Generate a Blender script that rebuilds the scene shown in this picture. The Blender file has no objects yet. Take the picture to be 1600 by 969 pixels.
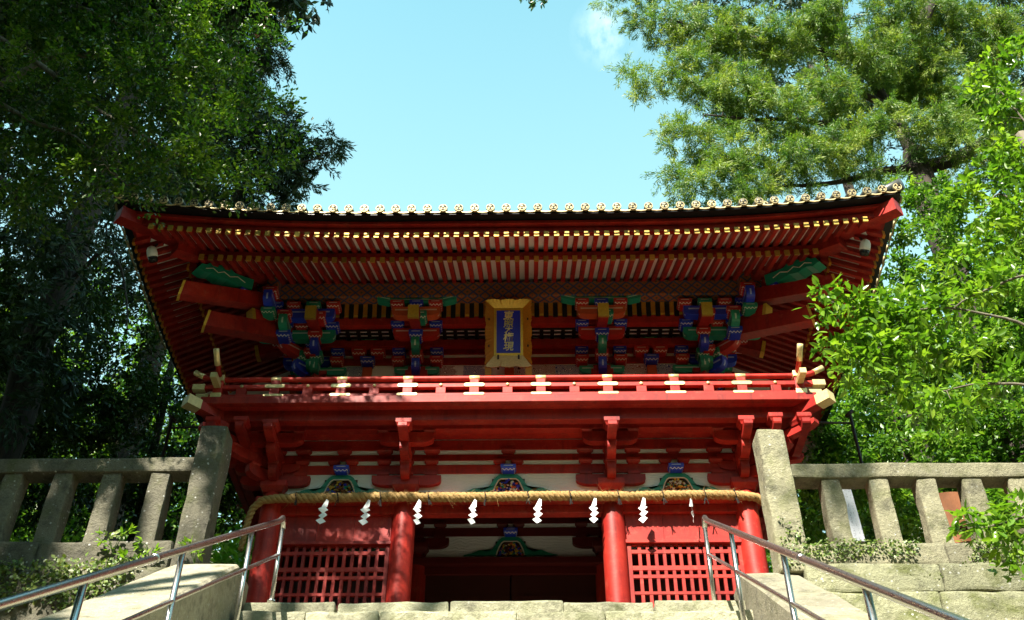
import bpy, bmesh, math, random
import numpy as np
from mathutils import Matrix, Vector, noise

R_ = math.radians
random.seed(7)
scene = bpy.context.scene
COL = scene.collection

# ------------------------------------------------------------------ camera
F_PX, PITCH, YAW, ROLL = 1666.0, R_(40.0), R_(1.0), R_(0.15)
CAM = np.array([0.265, -12.74, -4.79])
_fw = np.array([-math.sin(YAW) * math.cos(PITCH), math.cos(YAW) * math.cos(PITCH), math.sin(PITCH)])
_r0 = np.array([math.cos(YAW), math.sin(YAW), 0.0]); _u0 = np.cross(_r0, _fw)
_rt = _r0 * math.cos(ROLL) + _u0 * math.sin(ROLL)
_up = _u0 * math.cos(ROLL) - _r0 * math.sin(ROLL)
cam_d = bpy.data.cameras.new('camera'); cam = bpy.data.objects.new('camera', cam_d); COL.objects.link(cam)
cam_d.sensor_width = 36.0; cam_d.lens = 36.0 * F_PX / 1600.0
cam_d.clip_start = 0.1; cam_d.clip_end = 3000.0
cam.matrix_world = Matrix(((_rt[0], _up[0], -_fw[0], CAM[0]), (_rt[1], _up[1], -_fw[1], CAM[1]), (_rt[2], _up[2], -_fw[2], CAM[2]), (0, 0, 0, 1)))
scene.camera = cam

def at(px, py, Y):
    """world point on the vertical plane y = Y seen at photo pixel (px, py): used to survey where trees stand"""
    r = _fw + _rt * (px - 800) / F_PX + _up * (484.5 - py) / F_PX
    return CAM + r * ((Y - CAM[1]) / r[1])

# ------------------------------------------------------------------ sky, sun, exposure
SUN_AZ, SUN_EL = R_(22.0), R_(45.5)          # sun stands behind the camera, to the left
world = bpy.data.worlds.new('World'); scene.world = world; world.use_nodes = True
wn, wl = world.node_tree.nodes, world.node_tree.links
wn.clear()
w_out = wn.new('ShaderNodeOutputWorld'); w_bg = wn.new('ShaderNodeBackground')
w_sky = wn.new('ShaderNodeTexSky'); w_sky.sky_type = 'NISHITA'; w_sky.sun_disc = False
w_sky.sun_elevation = SUN_EL; w_sky.sun_rotation = math.pi + SUN_AZ
w_sky.air_density = 3.0; w_sky.dust_density = 0.4; w_sky.ozone_density = 3.0; w_sky.altitude = 0
w_hs = wn.new('ShaderNodeHueSaturation'); w_hs.inputs['Hue'].default_value = 0.460; w_hs.inputs['Saturation'].default_value = 1.22
w_tc = wn.new('ShaderNodeTexCoord')
w_no = wn.new('ShaderNodeTexNoise'); w_no.inputs['Scale'].default_value = 24.0; w_no.inputs['Detail'].default_value = 7; w_no.inputs['Roughness'].default_value = 0.6
w_mp = wn.new('ShaderNodeMapping'); w_mp.inputs['Scale'].default_value = (1.0, 0.55, 1.0); w_mp.inputs['Location'].default_value = (0.33, 0.12, 0.4)
w_cr = wn.new('ShaderNodeValToRGB'); w_cr.color_ramp.elements[0].position = 0.40; w_cr.color_ramp.elements[1].position = 0.80
w_cr.color_ramp.elements[1].color = (0.75, 0.75, 0.75, 1)
w_mix = wn.new('ShaderNodeMixRGB'); w_mix.inputs['Color2'].default_value = (9.0, 9.4, 9.6, 1)
w_el = wn.new('ShaderNodeSeparateXYZ'); w_pr = wn.new('ShaderNodeMapRange'); w_pr.inputs['From Min'].default_value = 0.86; w_pr.inputs['From Max'].default_value = 0.62; w_pr.inputs['To Max'].default_value = 0.55
w_pl = wn.new('ShaderNodeMixRGB'); w_pl.inputs['Color2'].default_value = (2.7, 4.5, 4.9, 1)      # paler air towards the horizon, all the way round
wl.new(w_tc.outputs['Generated'], w_el.inputs[0]); wl.new(w_el.outputs['Z'], w_pr.inputs['Value']); wl.new(w_pr.outputs[0], w_pl.inputs['Fac'])
wl.new(w_sky.outputs[0], w_hs.inputs['Color']); wl.new(w_hs.outputs[0], w_pl.inputs['Color1']); wl.new(w_pl.outputs[0], w_mix.inputs['Color1'])
wl.new(w_tc.outputs['Generated'], w_mp.inputs['Vector']); wl.new(w_mp.outputs[0], w_no.inputs['Vector'])
_cd = _fw + _rt * (948 - 800) / F_PX + _up * (484.5 - 52) / F_PX; _cd = _cd / np.linalg.norm(_cd)
w_ds = wn.new('ShaderNodeVectorMath'); w_ds.operation = 'DISTANCE'; w_ds.inputs[1].default_value = tuple(_cd)
w_cm = wn.new('ShaderNodeValToRGB'); w_cm.color_ramp.elements[0].position = 0.0; w_cm.color_ramp.elements[0].color = (1, 1, 1, 1); w_cm.color_ramp.elements[1].position = 0.034; w_cm.color_ramp.elements[1].color = (0.0, 0.0, 0.0, 1)
w_mu = wn.new('ShaderNodeMath'); w_mu.operation = 'MULTIPLY'
wl.new(w_tc.outputs['Generated'], w_ds.inputs[0]); wl.new(w_ds.outputs['Value'], w_cm.inputs[0])
wl.new(w_no.outputs['Fac'], w_cr.inputs[0]); wl.new(w_cr.outputs[0], w_mu.inputs[0]); wl.new(w_cm.outputs[0], w_mu.inputs[1]); wl.new(w_mu.outputs[0], w_mix.inputs['Fac'])
wl.new(w_mix.outputs[0], w_bg.inputs['Color']); w_bg.inputs['Strength'].default_value = 0.084
wl.new(w_bg.outputs[0], w_out.inputs[0])
sun_d = bpy.data.lights.new('sun', 'SUN'); sun = bpy.data.objects.new('sun', sun_d); COL.objects.link(sun)
sun_d.energy = 5.0; sun_d.angle = R_(0.53); sun_d.color = (1.0, 0.93, 0.80)
to_sun = Vector((-math.sin(SUN_AZ) * math.cos(SUN_EL), -math.cos(SUN_AZ) * math.cos(SUN_EL), math.sin(SUN_EL)))
sun.rotation_euler = to_sun.to_track_quat('Z', 'Y').to_euler()
sun.location = (-6, -14, 16)
vs = scene.view_settings
vs.view_transform = 'Standard'; vs.look = 'None'; vs.exposure = 1.72; vs.gamma = 1.0; vs.use_curve_mapping = False

# ------------------------------------------------------------------ material helpers
class NT:
    def __init__(self, name):
        self.m = bpy.data.materials.new(name); self.m.use_nodes = True
        self.t = self.m.node_tree; self.n = self.t.nodes; self.l = self.t.links
        self.b = self.n['Principled BSDF']; self.out = self.n['Material Output']
    def new(self, t, **kw):
        o = self.n.new(t)
        for k, v in kw.items(): setattr(o, k, v)
        return o
    def put(self, sock, v):
        if isinstance(v, (int, float)): sock.default_value = v
        elif isinstance(v, tuple): sock.default_value = v if len(v) == 4 or len(sock.default_value) == 3 else (*v, 1)
        else: self.l.new(v, sock)
    def M(self, op, a, b=0.0, c=0.0):
        o = self.new('ShaderNodeMath', operation=op)
        self.put(o.inputs[0], a); self.put(o.inputs[1], b); self.put(o.inputs[2], c)
        return o.outputs[0]
    def coord(self, kind='Object'):
        return self.new('ShaderNodeTexCoord').outputs[kind]
    def pos(self):
        return self.new('ShaderNodeNewGeometry').outputs['Position']
    def xyz(self, v):
        s = self.new('ShaderNodeSeparateXYZ'); self.l.new(v, s.inputs[0]); return s.outputs
    def noise(self, vec, scale, detail=4, rough=0.55, dist=0.0):
        o = self.new('ShaderNodeTexNoise'); self.l.new(vec, o.inputs['Vector'])
        o.inputs['Scale'].default_value = scale; o.inputs['Detail'].default_value = detail
        o.inputs['Roughness'].default_value = rough; o.inputs['Distortion'].default_value = dist
        return o.outputs['Fac']
    def vor(self, vec, scale, feature='F1', rnd=1.0):
        o = self.new('ShaderNodeTexVoronoi', feature=feature); self.l.new(vec, o.inputs['Vector'])
        o.inputs['Scale'].default_value = scale; o.inputs['Randomness'].default_value = rnd
        return o.outputs['Distance']
    def ramp(self, fac, stops):
        o = self.new('ShaderNodeValToRGB'); self.l.new(fac, o.inputs[0]); e = o.color_ramp.elements
        while len(e) < len(stops): e.new(0.5)
        for i, (p, c) in enumerate(stops):
            e[i].position = p; e[i].color = (c, c, c, 1) if isinstance(c, (int, float)) else (*c, 1)
        return o.outputs[0]
    def mix(self, f, a, b, mode='MIX'):
        o = self.new('ShaderNodeMixRGB', blend_type=mode)
        self.put(o.inputs[0], f); self.put(o.inputs[1], a); self.put(o.inputs[2], b)
        return o.outputs[0]
    def base(self, c): self.put(self.b.inputs['Base Color'], c)
    def rough(self, v): self.put(self.b.inputs['Roughness'], v)
    def metal(self, v): self.put(self.b.inputs['Metallic'], v)
    def each(self, c, lo, hi):
        """every piece a little different: tone by the object's own random number"""
        r = self.new('ShaderNodeObjectInfo').outputs['Random']
        return self.mix(1.0, c, self.M('MULTIPLY_ADD', r, hi - lo, lo), 'MULTIPLY')
    def bump(self, h, strength=0.3, dist=0.01):
        o = self.new('ShaderNodeBump'); o.inputs['Strength'].default_value = strength; o.inputs['Distance'].default_value = dist
        self.l.new(h, o.inputs['Height']); self.l.new(o.outputs[0], self.b.inputs['Normal'])

MAT = {}
def paint(name, col, rough=0.45, var=0.35, spec=None):
    t = NT(name); p = t.pos()
    a = t.noise(p, 2.3, 5); b = t.noise(p, 21, 5, 0.65)
    f = t.M('MULTIPLY_ADD', t.M('ADD', a, b), var, 1.0 - var)
    wear = t.ramp(t.noise(p, 9, 8, 0.7), [(0.62, 0.0), (0.72, 0.55)])
    c = t.mix(1.0, col, f, 'MULTIPLY')
    faded = tuple(min(1, x * 0.72 + 0.012) for x in col); t.b.inputs['Specular IOR Level'].default_value = 0.3
    t.base(t.mix(wear, c, faded))
    t.rough(t.M('MULTIPLY_ADD', b, 0.25, rough - 0.12)); t.bump(b, 0.12, 0.004)
    MAT[name] = t.m; return t.m
def lacquer():
    t = NT('red'); p = t.pos(); t.b.inputs['Specular IOR Level'].default_value = 0.28
    a = t.noise(p, 1.6, 6, 0.65); b = t.noise(p, 30, 5, 0.65)
    mp = t.new('ShaderNodeMapping'); t.l.new(p, mp.inputs[0]); mp.inputs['Scale'].default_value = (1, 1, 0.12)
    st = t.noise(mp.outputs[0], 11, 6, 0.7)                       # rain streaks
    mg = t.new('ShaderNodeMapping'); t.l.new(p, mg.inputs[0]); mg.inputs['Scale'].default_value = (0.08, 1, 1)
    gr = t.noise(mg.outputs[0], 70, 4, 0.6)                       # grain along the beams
    c = t.mix(t.ramp(a, [(0.30, 0.0), (0.72, 1.0)]), (0.225, 0.0080, 0.0080), (0.46, 0.030, 0.016))
    c = t.mix(1.0, c, t.M('MULTIPLY_ADD', b, 0.5, 0.75), 'MULTIPLY'); c = t.mix(1.0, c, t.M('MULTIPLY_ADD', gr, 0.45, 0.78), 'MULTIPLY')
    c = t.mix(t.ramp(st, [(0.50, 0.0), (0.74, 0.7)]), c, (0.09, 0.008, 0.008))
    c = t.mix(t.ramp(t.noise(p, 7, 8, 0.75), [(0.54, 0.0), (0.72, 0.75)]), c, (0.44, 0.080, 0.050))
    t.base(t.each(c, 0.74, 1.22)); t.rough(t.M('MULTIPLY_ADD', a, 0.35, 0.33)); t.bump(t.M('ADD', b, gr), 0.15, 0.004); MAT['red'] = t.m
lacquer()
paint('red_shaded', (0.10, 0.008, 0.007), 0.55)  # darkened copy of the red: the doorway's shade put into the colour
paint('white_board', (0.86, 0.80, 0.76), 0.7, 0.12)
paint('plaster', (0.66, 0.70, 0.74), 0.8, 0.2)
paint('black', (0.012, 0.011, 0.012), 0.35)
paint('green', (0.014, 0.22, 0.135), 0.4)
paint('blue', (0.012, 0.028, 0.42), 0.35)
paint('arm_panel_blue', (0.020, 0.030, 0.50), 0.4, 0.1)
paint('orange', (0.50, 0.085, 0.02), 0.4)
paint('cream', (0.62, 0.56, 0.46), 0.6)
paint('roof_metal', (0.055, 0.060, 0.055), 0.38)
paint('paper', (0.82, 0.83, 0.84), 0.8, 0.05)
paint('dark_cord', (0.02, 0.017, 0.015), 0.8)
paint('dark_wood', (0.055, 0.012, 0.009), 0.6)
paint('ceiling_wood', (0.10, 0.055, 0.03), 0.7)
paint('lamp_white', (0.75, 0.77, 0.78), 0.35, 0.05)
paint('lamp_dark', (0.02, 0.02, 0.022), 0.2)
paint('rust', (0.20, 0.075, 0.03), 0.75, 0.5)
paint('pole_iron', (0.035, 0.02, 0.02), 0.5)
def gold(name, col, rough):
    t = NT(name); p = t.pos(); n = t.noise(p, 34, 5)
    t.base(t.each(t.mix(1.0, col, t.M('MULTIPLY_ADD', n, 0.6, 0.65), 'MULTIPLY'), 0.55, 1.12)); t.metal(0.35)
    t.rough(t.M('MULTIPLY_ADD', n, 0.25, rough - 0.1)); MAT[name] = t.m
gold('gold', (0.80, 0.50, 0.055), 0.36)
gold('gold_pale', (0.86, 0.70, 0.34), 0.34)
gold('gold_tile', (0.60, 0.49, 0.26), 0.45)
gold('gold_tip', (0.60, 0.36, 0.06), 0.5)
gold('gold_orange', (0.66, 0.26, 0.02), 0.45)
def steel():
    t = NT('steel'); p = t.pos(); n = t.noise(p, 60, 3)
    t.base((0.62, 0.60, 0.58)); t.metal(1.0); t.rough(t.M('MULTIPLY_ADD', n, 0.14, 0.22)); MAT['steel'] = t.m
steel()

def trim_block(name, col, line=(0.80, 0.76, 0.68)):
    """bearing block: light bar on the upper half, zigzag on the flared lower half (flat print)"""
    t = NT(name); x, y, z = t.xyz(t.coord()); u = t.M('ADD', x, y)
    nz = t.noise(t.pos(), 18, 4)
    bar = t.M('MULTIPLY', t.M('LESS_THAN', t.M('ABSOLUTE', t.M('SUBTRACT', z, 0.27)), 0.055), t.M('LESS_THAN', t.M('MINIMUM', t.M('ABSOLUTE', x), t.M('ABSOLUTE', y)), 0.30))
    zz = t.M('MULTIPLY_ADD', t.M('PINGPONG', t.M('ADD', x, 5.0), 0.125), 1.5, -0.34)
    zz2 = t.M('MULTIPLY_ADD', t.M('PINGPONG', t.M('ADD', y, 5.0), 0.125), 1.5, -0.34)
    isx = t.M('GREATER_THAN', t.M('ABSOLUTE', y), t.M('ABSOLUTE', x))
    zc = t.M('ADD', t.M('MULTIPLY', zz, isx), t.M('MULTIPLY', zz2, t.M('SUBTRACT', 1.0, isx)))
    zig = t.M('MULTIPLY', t.M('LESS_THAN', t.M('ABSOLUTE', t.M('SUBTRACT', z, zc)), 0.05), t.M('LESS_THAN', z, 0.0))
    f = t.M('MULTIPLY', t.M('MINIMUM', t.M('ADD', t.M('MULTIPLY', bar, 0.7), zig), 1.0), 0.85)
    c = t.mix(1.0, col, t.M('MULTIPLY_ADD', nz, 0.5, 0.75), 'MULTIPLY')
    t.base(t.mix(f, c, line)); t.rough(0.42); MAT[name] = t.m
trim_block('block_red', (0.46, 0.022, 0.018)); trim_block('block_blue', (0.016, 0.042, 0.52)); trim_block('block_green', (0.016, 0.24, 0.15))
trim_block('block_dark', (0.16, 0.016, 0.012), (0.25, 0.2, 0.18))
def trim_arm(name, col, line):
    """curved bracket arm: one pale line along the flank and one down each nose (flat print)"""
    t = NT(name); x, y, z = t.xyz(t.coord()); nz = t.noise(t.pos(), 18, 4)
    a = t.M('MULTIPLY', t.M('LESS_THAN', t.M('ABSOLUTE', t.M('SUBTRACT', z, 0.16)), 0.075), t.M('LESS_THAN', t.M('ABSOLUTE', x), 0.44))
    b = t.M('MULTIPLY', t.M('MULTIPLY', t.M('GREATER_THAN', t.M('ABSOLUTE', x), 0.36), t.M('LESS_THAN', t.M('ABSOLUTE', y), 0.10)), t.M('LESS_THAN', t.M('ABSOLUTE', t.M('ADD', z, 0.05)), 0.24))
    c = t.mix(1.0, col, t.M('MULTIPLY_ADD', nz, 0.5, 0.75), 'MULTIPLY')
    t.base(t.mix(t.M('MULTIPLY', t.M('MAXIMUM', a, b), 0.75), c, line)); t.rough(0.38); MAT[name] = t.m
trim_arm('arm_red', (0.48, 0.028, 0.02), (0.72, 0.52, 0.50)); trim_arm('arm_blue', (0.018, 0.045, 0.55), (0.50, 0.58, 0.80))
trim_arm('arm_green', (0.016, 0.27, 0.17), (0.58, 0.72, 0.62)); trim_arm('arm_orange', (0.56, 0.10, 0.03), (0.76, 0.60, 0.44))
def diamond():
    t = NT('diamond_pattern'); x, y, z = t.xyz(t.pos()); s = 0.18
    u = t.M('ADD', t.M('ADD', x, y), z); v = t.M('SUBTRACT', t.M('SUBTRACT', x, z), y)
    pu = t.M('PINGPONG', t.M('ADD', u, 18.0), s / 2); pv = t.M('PINGPONG', t.M('ADD', v, 18.0), s / 2)
    d = t.M('MINIMUM', pu, pv)
    line = t.M('LESS_THAN', d, 0.010)
    ring = t.M('MULTIPLY', t.M('GREATER_THAN', d, 0.026), t.M('LESS_THAN', d, 0.060))
    dot = t.M('GREATER_THAN', t.M('ADD', pu, pv), 0.165)
    nz = t.noise(t.pos(), 30, 3)
    g = t.mix(nz, (0.06, 0.075, 0.045), (0.16, 0.12, 0.05))
    c = t.mix(ring, g, (0.34, 0.085, 0.03)); c = t.mix(dot, c, (0.05, 0.012, 0.01)); c = t.mix(line, c, (0.02, 0.025, 0.16))
    t.base(c); t.rough(0.5); MAT['diamond_pattern'] = t.m
diamond()
def arabesque(name, col, shift):
    t = NT(name); p = t.pos()
    mp = t.new('ShaderNodeMapping'); t.l.new(p, mp.inputs[0]); mp.inputs['Location'].default_value = (shift, 0, 0.1)
    d = t.vor(mp.outputs[0], 13.0); rings = t.M('SINE', t.M('MULTIPLY', d, 42.0))
    x, y, z = t.xyz(mp.outputs[0])
    blob = t.M('LESS_THAN', t.M('PINGPONG', t.M('ADD', x, 20.0), 0.75), t.M('MULTIPLY_ADD', t.noise(mp.outputs[0], 6.0), 0.7, 0.0))
    f = t.M('MULTIPLY', t.M('GREATER_THAN', rings, -0.25), blob)
    t.base(t.mix(f, (0.82, 0.82, 0.84), col)); t.rough(0.6); MAT[name] = t.m
arabesque('arabesque_blue', (0.02, 0.03, 0.30), 0.2); arabesque('arabesque_red', (0.24, 0.02, 0.02), 0.65)
def relief_plaster():
    t = NT('relief_plaster'); p = t.pos()
    w = t.new('ShaderNodeTexWave', wave_type='RINGS'); t.l.new(p, w.inputs['Vector'])
    w.inputs['Scale'].default_value = 7; w.inputs['Distortion'].default_value = 9; w.inputs['Detail'].default_value = 2
    n = t.noise(p, 5, 5)
    t.base(t.mix(n, (0.70, 0.74, 0.78), (0.82, 0.83, 0.82))); t.rough(0.8); t.bump(w.outputs['Fac'], 0.35, 0.01); MAT['relief_plaster'] = t.m
relief_plaster()
def stone(name, c1, c2, lichen=0.5, moss=0.4, scale=1.0):
    t = NT(name); p = t.coord('Object') if False else t.pos()
    a = t.noise(p, 1.7 * scale, 6, 0.6); b = t.noise(p, 26 * scale, 6, 0.7); g = t.noise(p, 140, 2, 0.6)
    c = t.mix(t.ramp(a, [(0.3, 0.0), (0.7, 1.0)]), c1, c2)
    c = t.mix(1.0, c, t.M('MULTIPLY_ADD', b, 0.9, 0.55), 'MULTIPLY')
    c = t.mix(1.0, c, t.M('MULTIPLY_ADD', g, 0.6, 0.7), 'MULTIPLY')
    dark = t.ramp(t.noise(p, 3.6, 8, 0.75), [(0.51, 0.0), (0.68, 0.8)])
    c = t.mix(dark, c, tuple(x * 0.28 for x in c1))
    ms = t.M('MULTIPLY', t.ramp(t.noise(p, 3.1, 6, 0.65, 0.4), [(0.50, 0.0), (0.66, 1.0)]), moss)
    c = t.mix(ms, c, (0.10, 0.115, 0.025))
    vd = t.vor(p, 15.0); sz = t.ramp(t.noise(p, 7.0, 3), [(0.45, 0.0), (0.65, 1.0)])
    sp = t.M('MULTIPLY', t.ramp(t.M('ADD', vd, t.M('MULTIPLY', b, 0.12)), [(0.20, 1.0), (0.27, 0.0)]), t.M('MULTIPLY', sz, lichen))
    c = t.mix(sp, c, (0.60, 0.61, 0.57)); t.base(t.each(c, 0.76, 1.20)); t.rough(0.9)
    t.bump(t.M('ADD', t.M('MULTIPLY', b, 1.5), t.M('MULTIPLY', g, 0.5)), 0.8, 0.03); MAT[name] = t.m
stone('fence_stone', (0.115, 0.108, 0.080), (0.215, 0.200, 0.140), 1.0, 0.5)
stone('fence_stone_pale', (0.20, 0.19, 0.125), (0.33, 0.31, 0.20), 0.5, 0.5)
stone('step_stone', (0.31, 0.305, 0.205), (0.43, 0.415, 0.285), 0.2, 0.5)
stone('slab_stone', (0.25, 0.23, 0.165), (0.39, 0.36, 0.26), 0.6, 0.4)
stone('wall_stone', (0.20, 0.205, 0.125), (0.34, 0.335, 0.205), 0.8, 0.85)
def earth():
    t = NT('earth'); p = t.pos(); a = t.noise(p, 0.8, 6); b = t.noise(p, 14, 6, 0.7)
    c = t.mix(a, (0.15, 0.125, 0.085), (0.10, 0.095, 0.05)); t.base(t.mix(1.0, c, t.M('MULTIPLY_ADD', b, 1.0, 0.5), 'MULTIPLY')); t.rough(0.95); t.bump(b, 0.6, 0.05); MAT['earth'] = t.m
earth()
def bark(name, c1, c2):
    t = NT(name); p = t.pos(); mp = t.new('ShaderNodeMapping'); t.l.new(p, mp.inputs[0]); mp.inputs['Scale'].default_value = (1, 1, 0.16)
    a = t.noise(mp.outputs[0], 14, 6, 0.7); b = t.noise(p, 2.2, 4)
    c = t.mix(t.ramp(a, [(0.35, 0.0), (0.65, 1.0)]), c1, c2); t.base(t.mix(1.0, c, t.M('MULTIPLY_ADD', b, 0.8, 0.6), 'MULTIPLY')); t.rough(0.9); t.bump(a, 0.8, 0.03); MAT[name] = t.m
bark('bark', (0.012, 0.009, 0.007), (0.052, 0.038, 0.028)); bark('bark_grey', (0.06, 0.05, 0.035), (0.18, 0.16, 0.115))
def leafmat(name, dark, mid, bright, trans=0.35, rough=0.42):
    t = NT(name); at_ = t.new('ShaderNodeAttribute', attribute_name='tint')
    c = t.ramp(at_.outputs['Fac'], [(0.0, dark), (0.5, mid), (1.0, bright)])
    t.base(c); t.rough(rough)
    tr = t.new('ShaderNodeBsdfTranslucent'); t.l.new(t.mix(1.0, c, (1.25, 1.35, 0.5), 'MULTIPLY'), tr.inputs[0])
    mx = t.new('ShaderNodeMixShader'); mx.inputs[0].default_value = trans
    t.l.new(t.b.outputs[0], mx.inputs[1]); t.l.new(tr.outputs[0], mx.inputs[2]); t.l.new(mx.outputs[0], t.out.inputs[0]); MAT[name] = t.m
leafmat('leaf_camellia', (0.010, 0.034, 0.006), (0.034, 0.100, 0.010), (0.13, 0.22, 0.02), 0.38, 0.36)
leafmat('leaf_evergreen_shaded', (0.006, 0.020, 0.004), (0.018, 0.052, 0.008), (0.060, 0.11, 0.015), 0.28, 0.40)  # darkened leaf green: shade behind the left fence put into the colour
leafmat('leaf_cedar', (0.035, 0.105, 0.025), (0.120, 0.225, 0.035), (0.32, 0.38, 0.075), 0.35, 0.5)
leafmat('leaf_cedar_shaded', (0.008, 0.026, 0.016), (0.018, 0.050, 0.022), (0.040, 0.080, 0.028), 0.20, 0.6)  # darkened cedar green: forest shade put into the leaf colour
leafmat('leaf_wood', (0.025, 0.085, 0.012), (0.080, 0.195, 0.020), (0.20, 0.31, 0.04), 0.42, 0.40)
leafmat('leaf_near', (0.055, 0.140, 0.012), (0.120, 0.250, 0.020), (0.220, 0.340, 0.035), 0.45, 0.30)
leafmat('leaf_ivy', (0.050, 0.100, 0.015), (0.120, 0.190, 0.035), (0.26, 0.30, 0.09), 0.25, 0.45)
leafmat('leaf_dry', (0.10, 0.035, 0.020), (0.17, 0.060, 0.035), (0.22, 0.09, 0.05), 0.30, 0.6)
def straw():
    t = NT('straw'); p = t.pos(); n = t.noise(p, 90, 4, 0.7); m = t.noise(p, 5, 3)
    t.base(t.mix(n, (0.22, 0.115, 0.03), (0.52, 0.34, 0.12))); t.rough(0.75); t.bump(n, 0.8, 0.01); MAT['straw'] = t.m
straw()
def notice():
    t = NT('notice_face'); p = t.pos(); x, y, z = t.xyz(p)
    n = t.noise(p, 70, 2); f = t.M('MULTIPLY', t.M('GREATER_THAN', n, 0.60), t.M('LESS_THAN', t.M('PINGPONG', x, 0.03), 0.018))
    t.base(t.mix(f, (0.42, 0.43, 0.46), (0.18, 0.18, 0.2))); t.rough(0.5); MAT['notice_face'] = t.m
notice()

# ------------------------------------------------------------------ object helpers
WM = {}
def W(o): return WM.get(o.name, Matrix.Identity(4))
def place(o, parent, mat4):
    if parent is not None:
        o.parent = parent; o.matrix_parent_inverse = W(parent).inverted()
    o.matrix_basis = mat4; WM[o.name] = mat4.copy()
def TRS(loc=(0, 0, 0), rot=(0, 0, 0), sc=(1, 1, 1)):
    from mathutils import Euler
    return Matrix.LocRotScale(Vector(loc), Euler(rot), Vector(sc))
def tag(o, label=None, cat=None, group=None, kind=None):
    if label: o['label'] = label
    if cat: o['category'] = cat
    if group: o['group'] = group
    if kind: o['kind'] = kind
    return o
def thing(name, loc, label, cat, group=None):
    o = bpy.data.objects.new(name, None); COL.objects.link(o); o.empty_display_size = 0.2
    place(o, None, Matrix.Translation(Vector(loc))); return tag(o, label, cat, group)
def mesh(name, verts, faces, mats, idx=None, smooth=False):
    me = bpy.data.meshes.new(name); me.from_pydata([tuple(map(float, v)) for v in verts], [], faces)
    for m in (mats if isinstance(mats, (list, tuple)) else [mats]): me.materials.append(MAT[m])
    if idx: me.polygons.foreach_set('material_index', idx)
    if smooth: me.polygons.foreach_set('use_smooth', [True] * len(me.polygons))
    me.update(); return me
def obj(name, me, parent=None, loc=(0, 0, 0), rot=(0, 0, 0), sc=(1, 1, 1), mat4=None):
    o = bpy.data.objects.new(name, me); COL.objects.link(o)
    place(o, parent, mat4 if mat4 is not None else TRS(loc, rot, sc)); return o
class MB:
    def __init__(self): self.v = []; self.f = []; self.i = []
    def add(self, vs, fs, mi=0):
        b = len(self.v); self.v += [tuple(x) for x in vs]; self.f += [tuple(b + k for k in q) for q in fs]; self.i += [mi] * len(fs)
    def box(self, x0, x1, y0, y1, z0, z1, mi=0):
        self.add([(x0, y0, z0), (x1, y0, z0), (x1, y1, z0), (x0, y1, z0), (x0, y0, z1), (x1, y0, z1), (x1, y1, z1), (x0, y1, z1)],
                 [(0, 3, 2, 1), (4, 5, 6, 7), (0, 1, 5, 4), (1, 2, 6, 5), (2, 3, 7, 6), (3, 0, 4, 7)], mi)
    def hexa(self, a, b, mi=0):
        """a, b: two quads (4 points each, same winding)"""
        self.add(list(a) + list(b), [(0, 3, 2, 1), (4, 5, 6, 7), (0, 1, 5, 4), (1, 2, 6, 5), (2, 3, 7, 6), (3, 0, 4, 7)], mi)
    def prism(self, poly, y0, y1, mi=0):
        """poly: (x, z) outline, extruded along y"""
        n = len(poly); vs = [(p[0], y0, p[1]) for p in poly] + [(p[0], y1, p[1]) for p in poly]
        fs = [tuple(range(n)), tuple(range(2 * n - 1, n - 1, -1))] + [(i, n + i, n + (i + 1) % n, (i + 1) % n) for i in range(n)]
        self.add(vs, fs, mi)
    def tube(self, pts, rad, n=8, mi=0, cap=True):
        pts = [Vector(p) for p in pts]; k = len(pts)
        if isinstance(rad, (int, float)): rad = [rad] * k
        up = Vector((0, 0, 1)); vs = []; fs = []
        d0 = (pts[-1] - pts[0]).normalized()
        if abs(d0.z) > 0.85: up = Vector((0, 1, 0))
        for i, p in enumerate(pts):
            d = (pts[min(i + 1, k - 1)] - pts[max(i - 1, 0)]).normalized()
            a = d.cross(up).normalized(); b = a.cross(d)
            for j in range(n):
                t = 2 * math.pi * j / n; vs.append(p + (a * math.cos(t) + b * math.sin(t)) * rad[i])
        for i in range(k - 1):
            for j in range(n):
                fs.append((i * n + j, i * n + (j + 1) % n, (i + 1) * n + (j + 1) % n, (i + 1) * n + j))
        if cap:
            fs.append(tuple(range(n - 1, -1, -1))); fs.append(tuple((k - 1) * n + j for j in range(n)))
        self.add(vs, fs, mi)
    def lathe(self, prof, n=16, mi=0, M4=None):
        vs = []; fs = []; k = len(prof)
        for r, z in prof:
            for j in range(n):
                t = 2 * math.pi * j / n; v = Vector((r * math.cos(t), r * math.sin(t), z)); vs.append(M4 @ v if M4 else v)
        for i in range(k - 1):
            for j in range(n): fs.append((i * n + j, i * n + (j + 1) % n, (i + 1) * n + (j + 1) % n, (i + 1) * n + j))
        fs.append(tuple(range(n - 1, -1, -1))); fs.append(tuple((k - 1) * n + j for j in range(n)))
        self.add(vs, fs, mi)
    def mesh(self, name, mats, smooth=False):
        return mesh(name, self.v, self.f, mats, self.i, smooth)
    def build(self, name, mats, parent=None, smooth=False, bevel=0.0):
        o = obj(name, self.mesh(name, mats, smooth), parent)
        if bevel:
            m = o.modifiers.new('bevel', 'BEVEL'); m.width = bevel; m.segments = 2; m.limit_method = 'ANGLE'
        return o
def box(name, mat, parent, x0, x1, y0, y1, z0, z1, bevel=0.0):
    m = MB(); m.box(x0, x1, y0, y1, z0, z1); return m.build(name, mat, parent, bevel=bevel)
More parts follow.
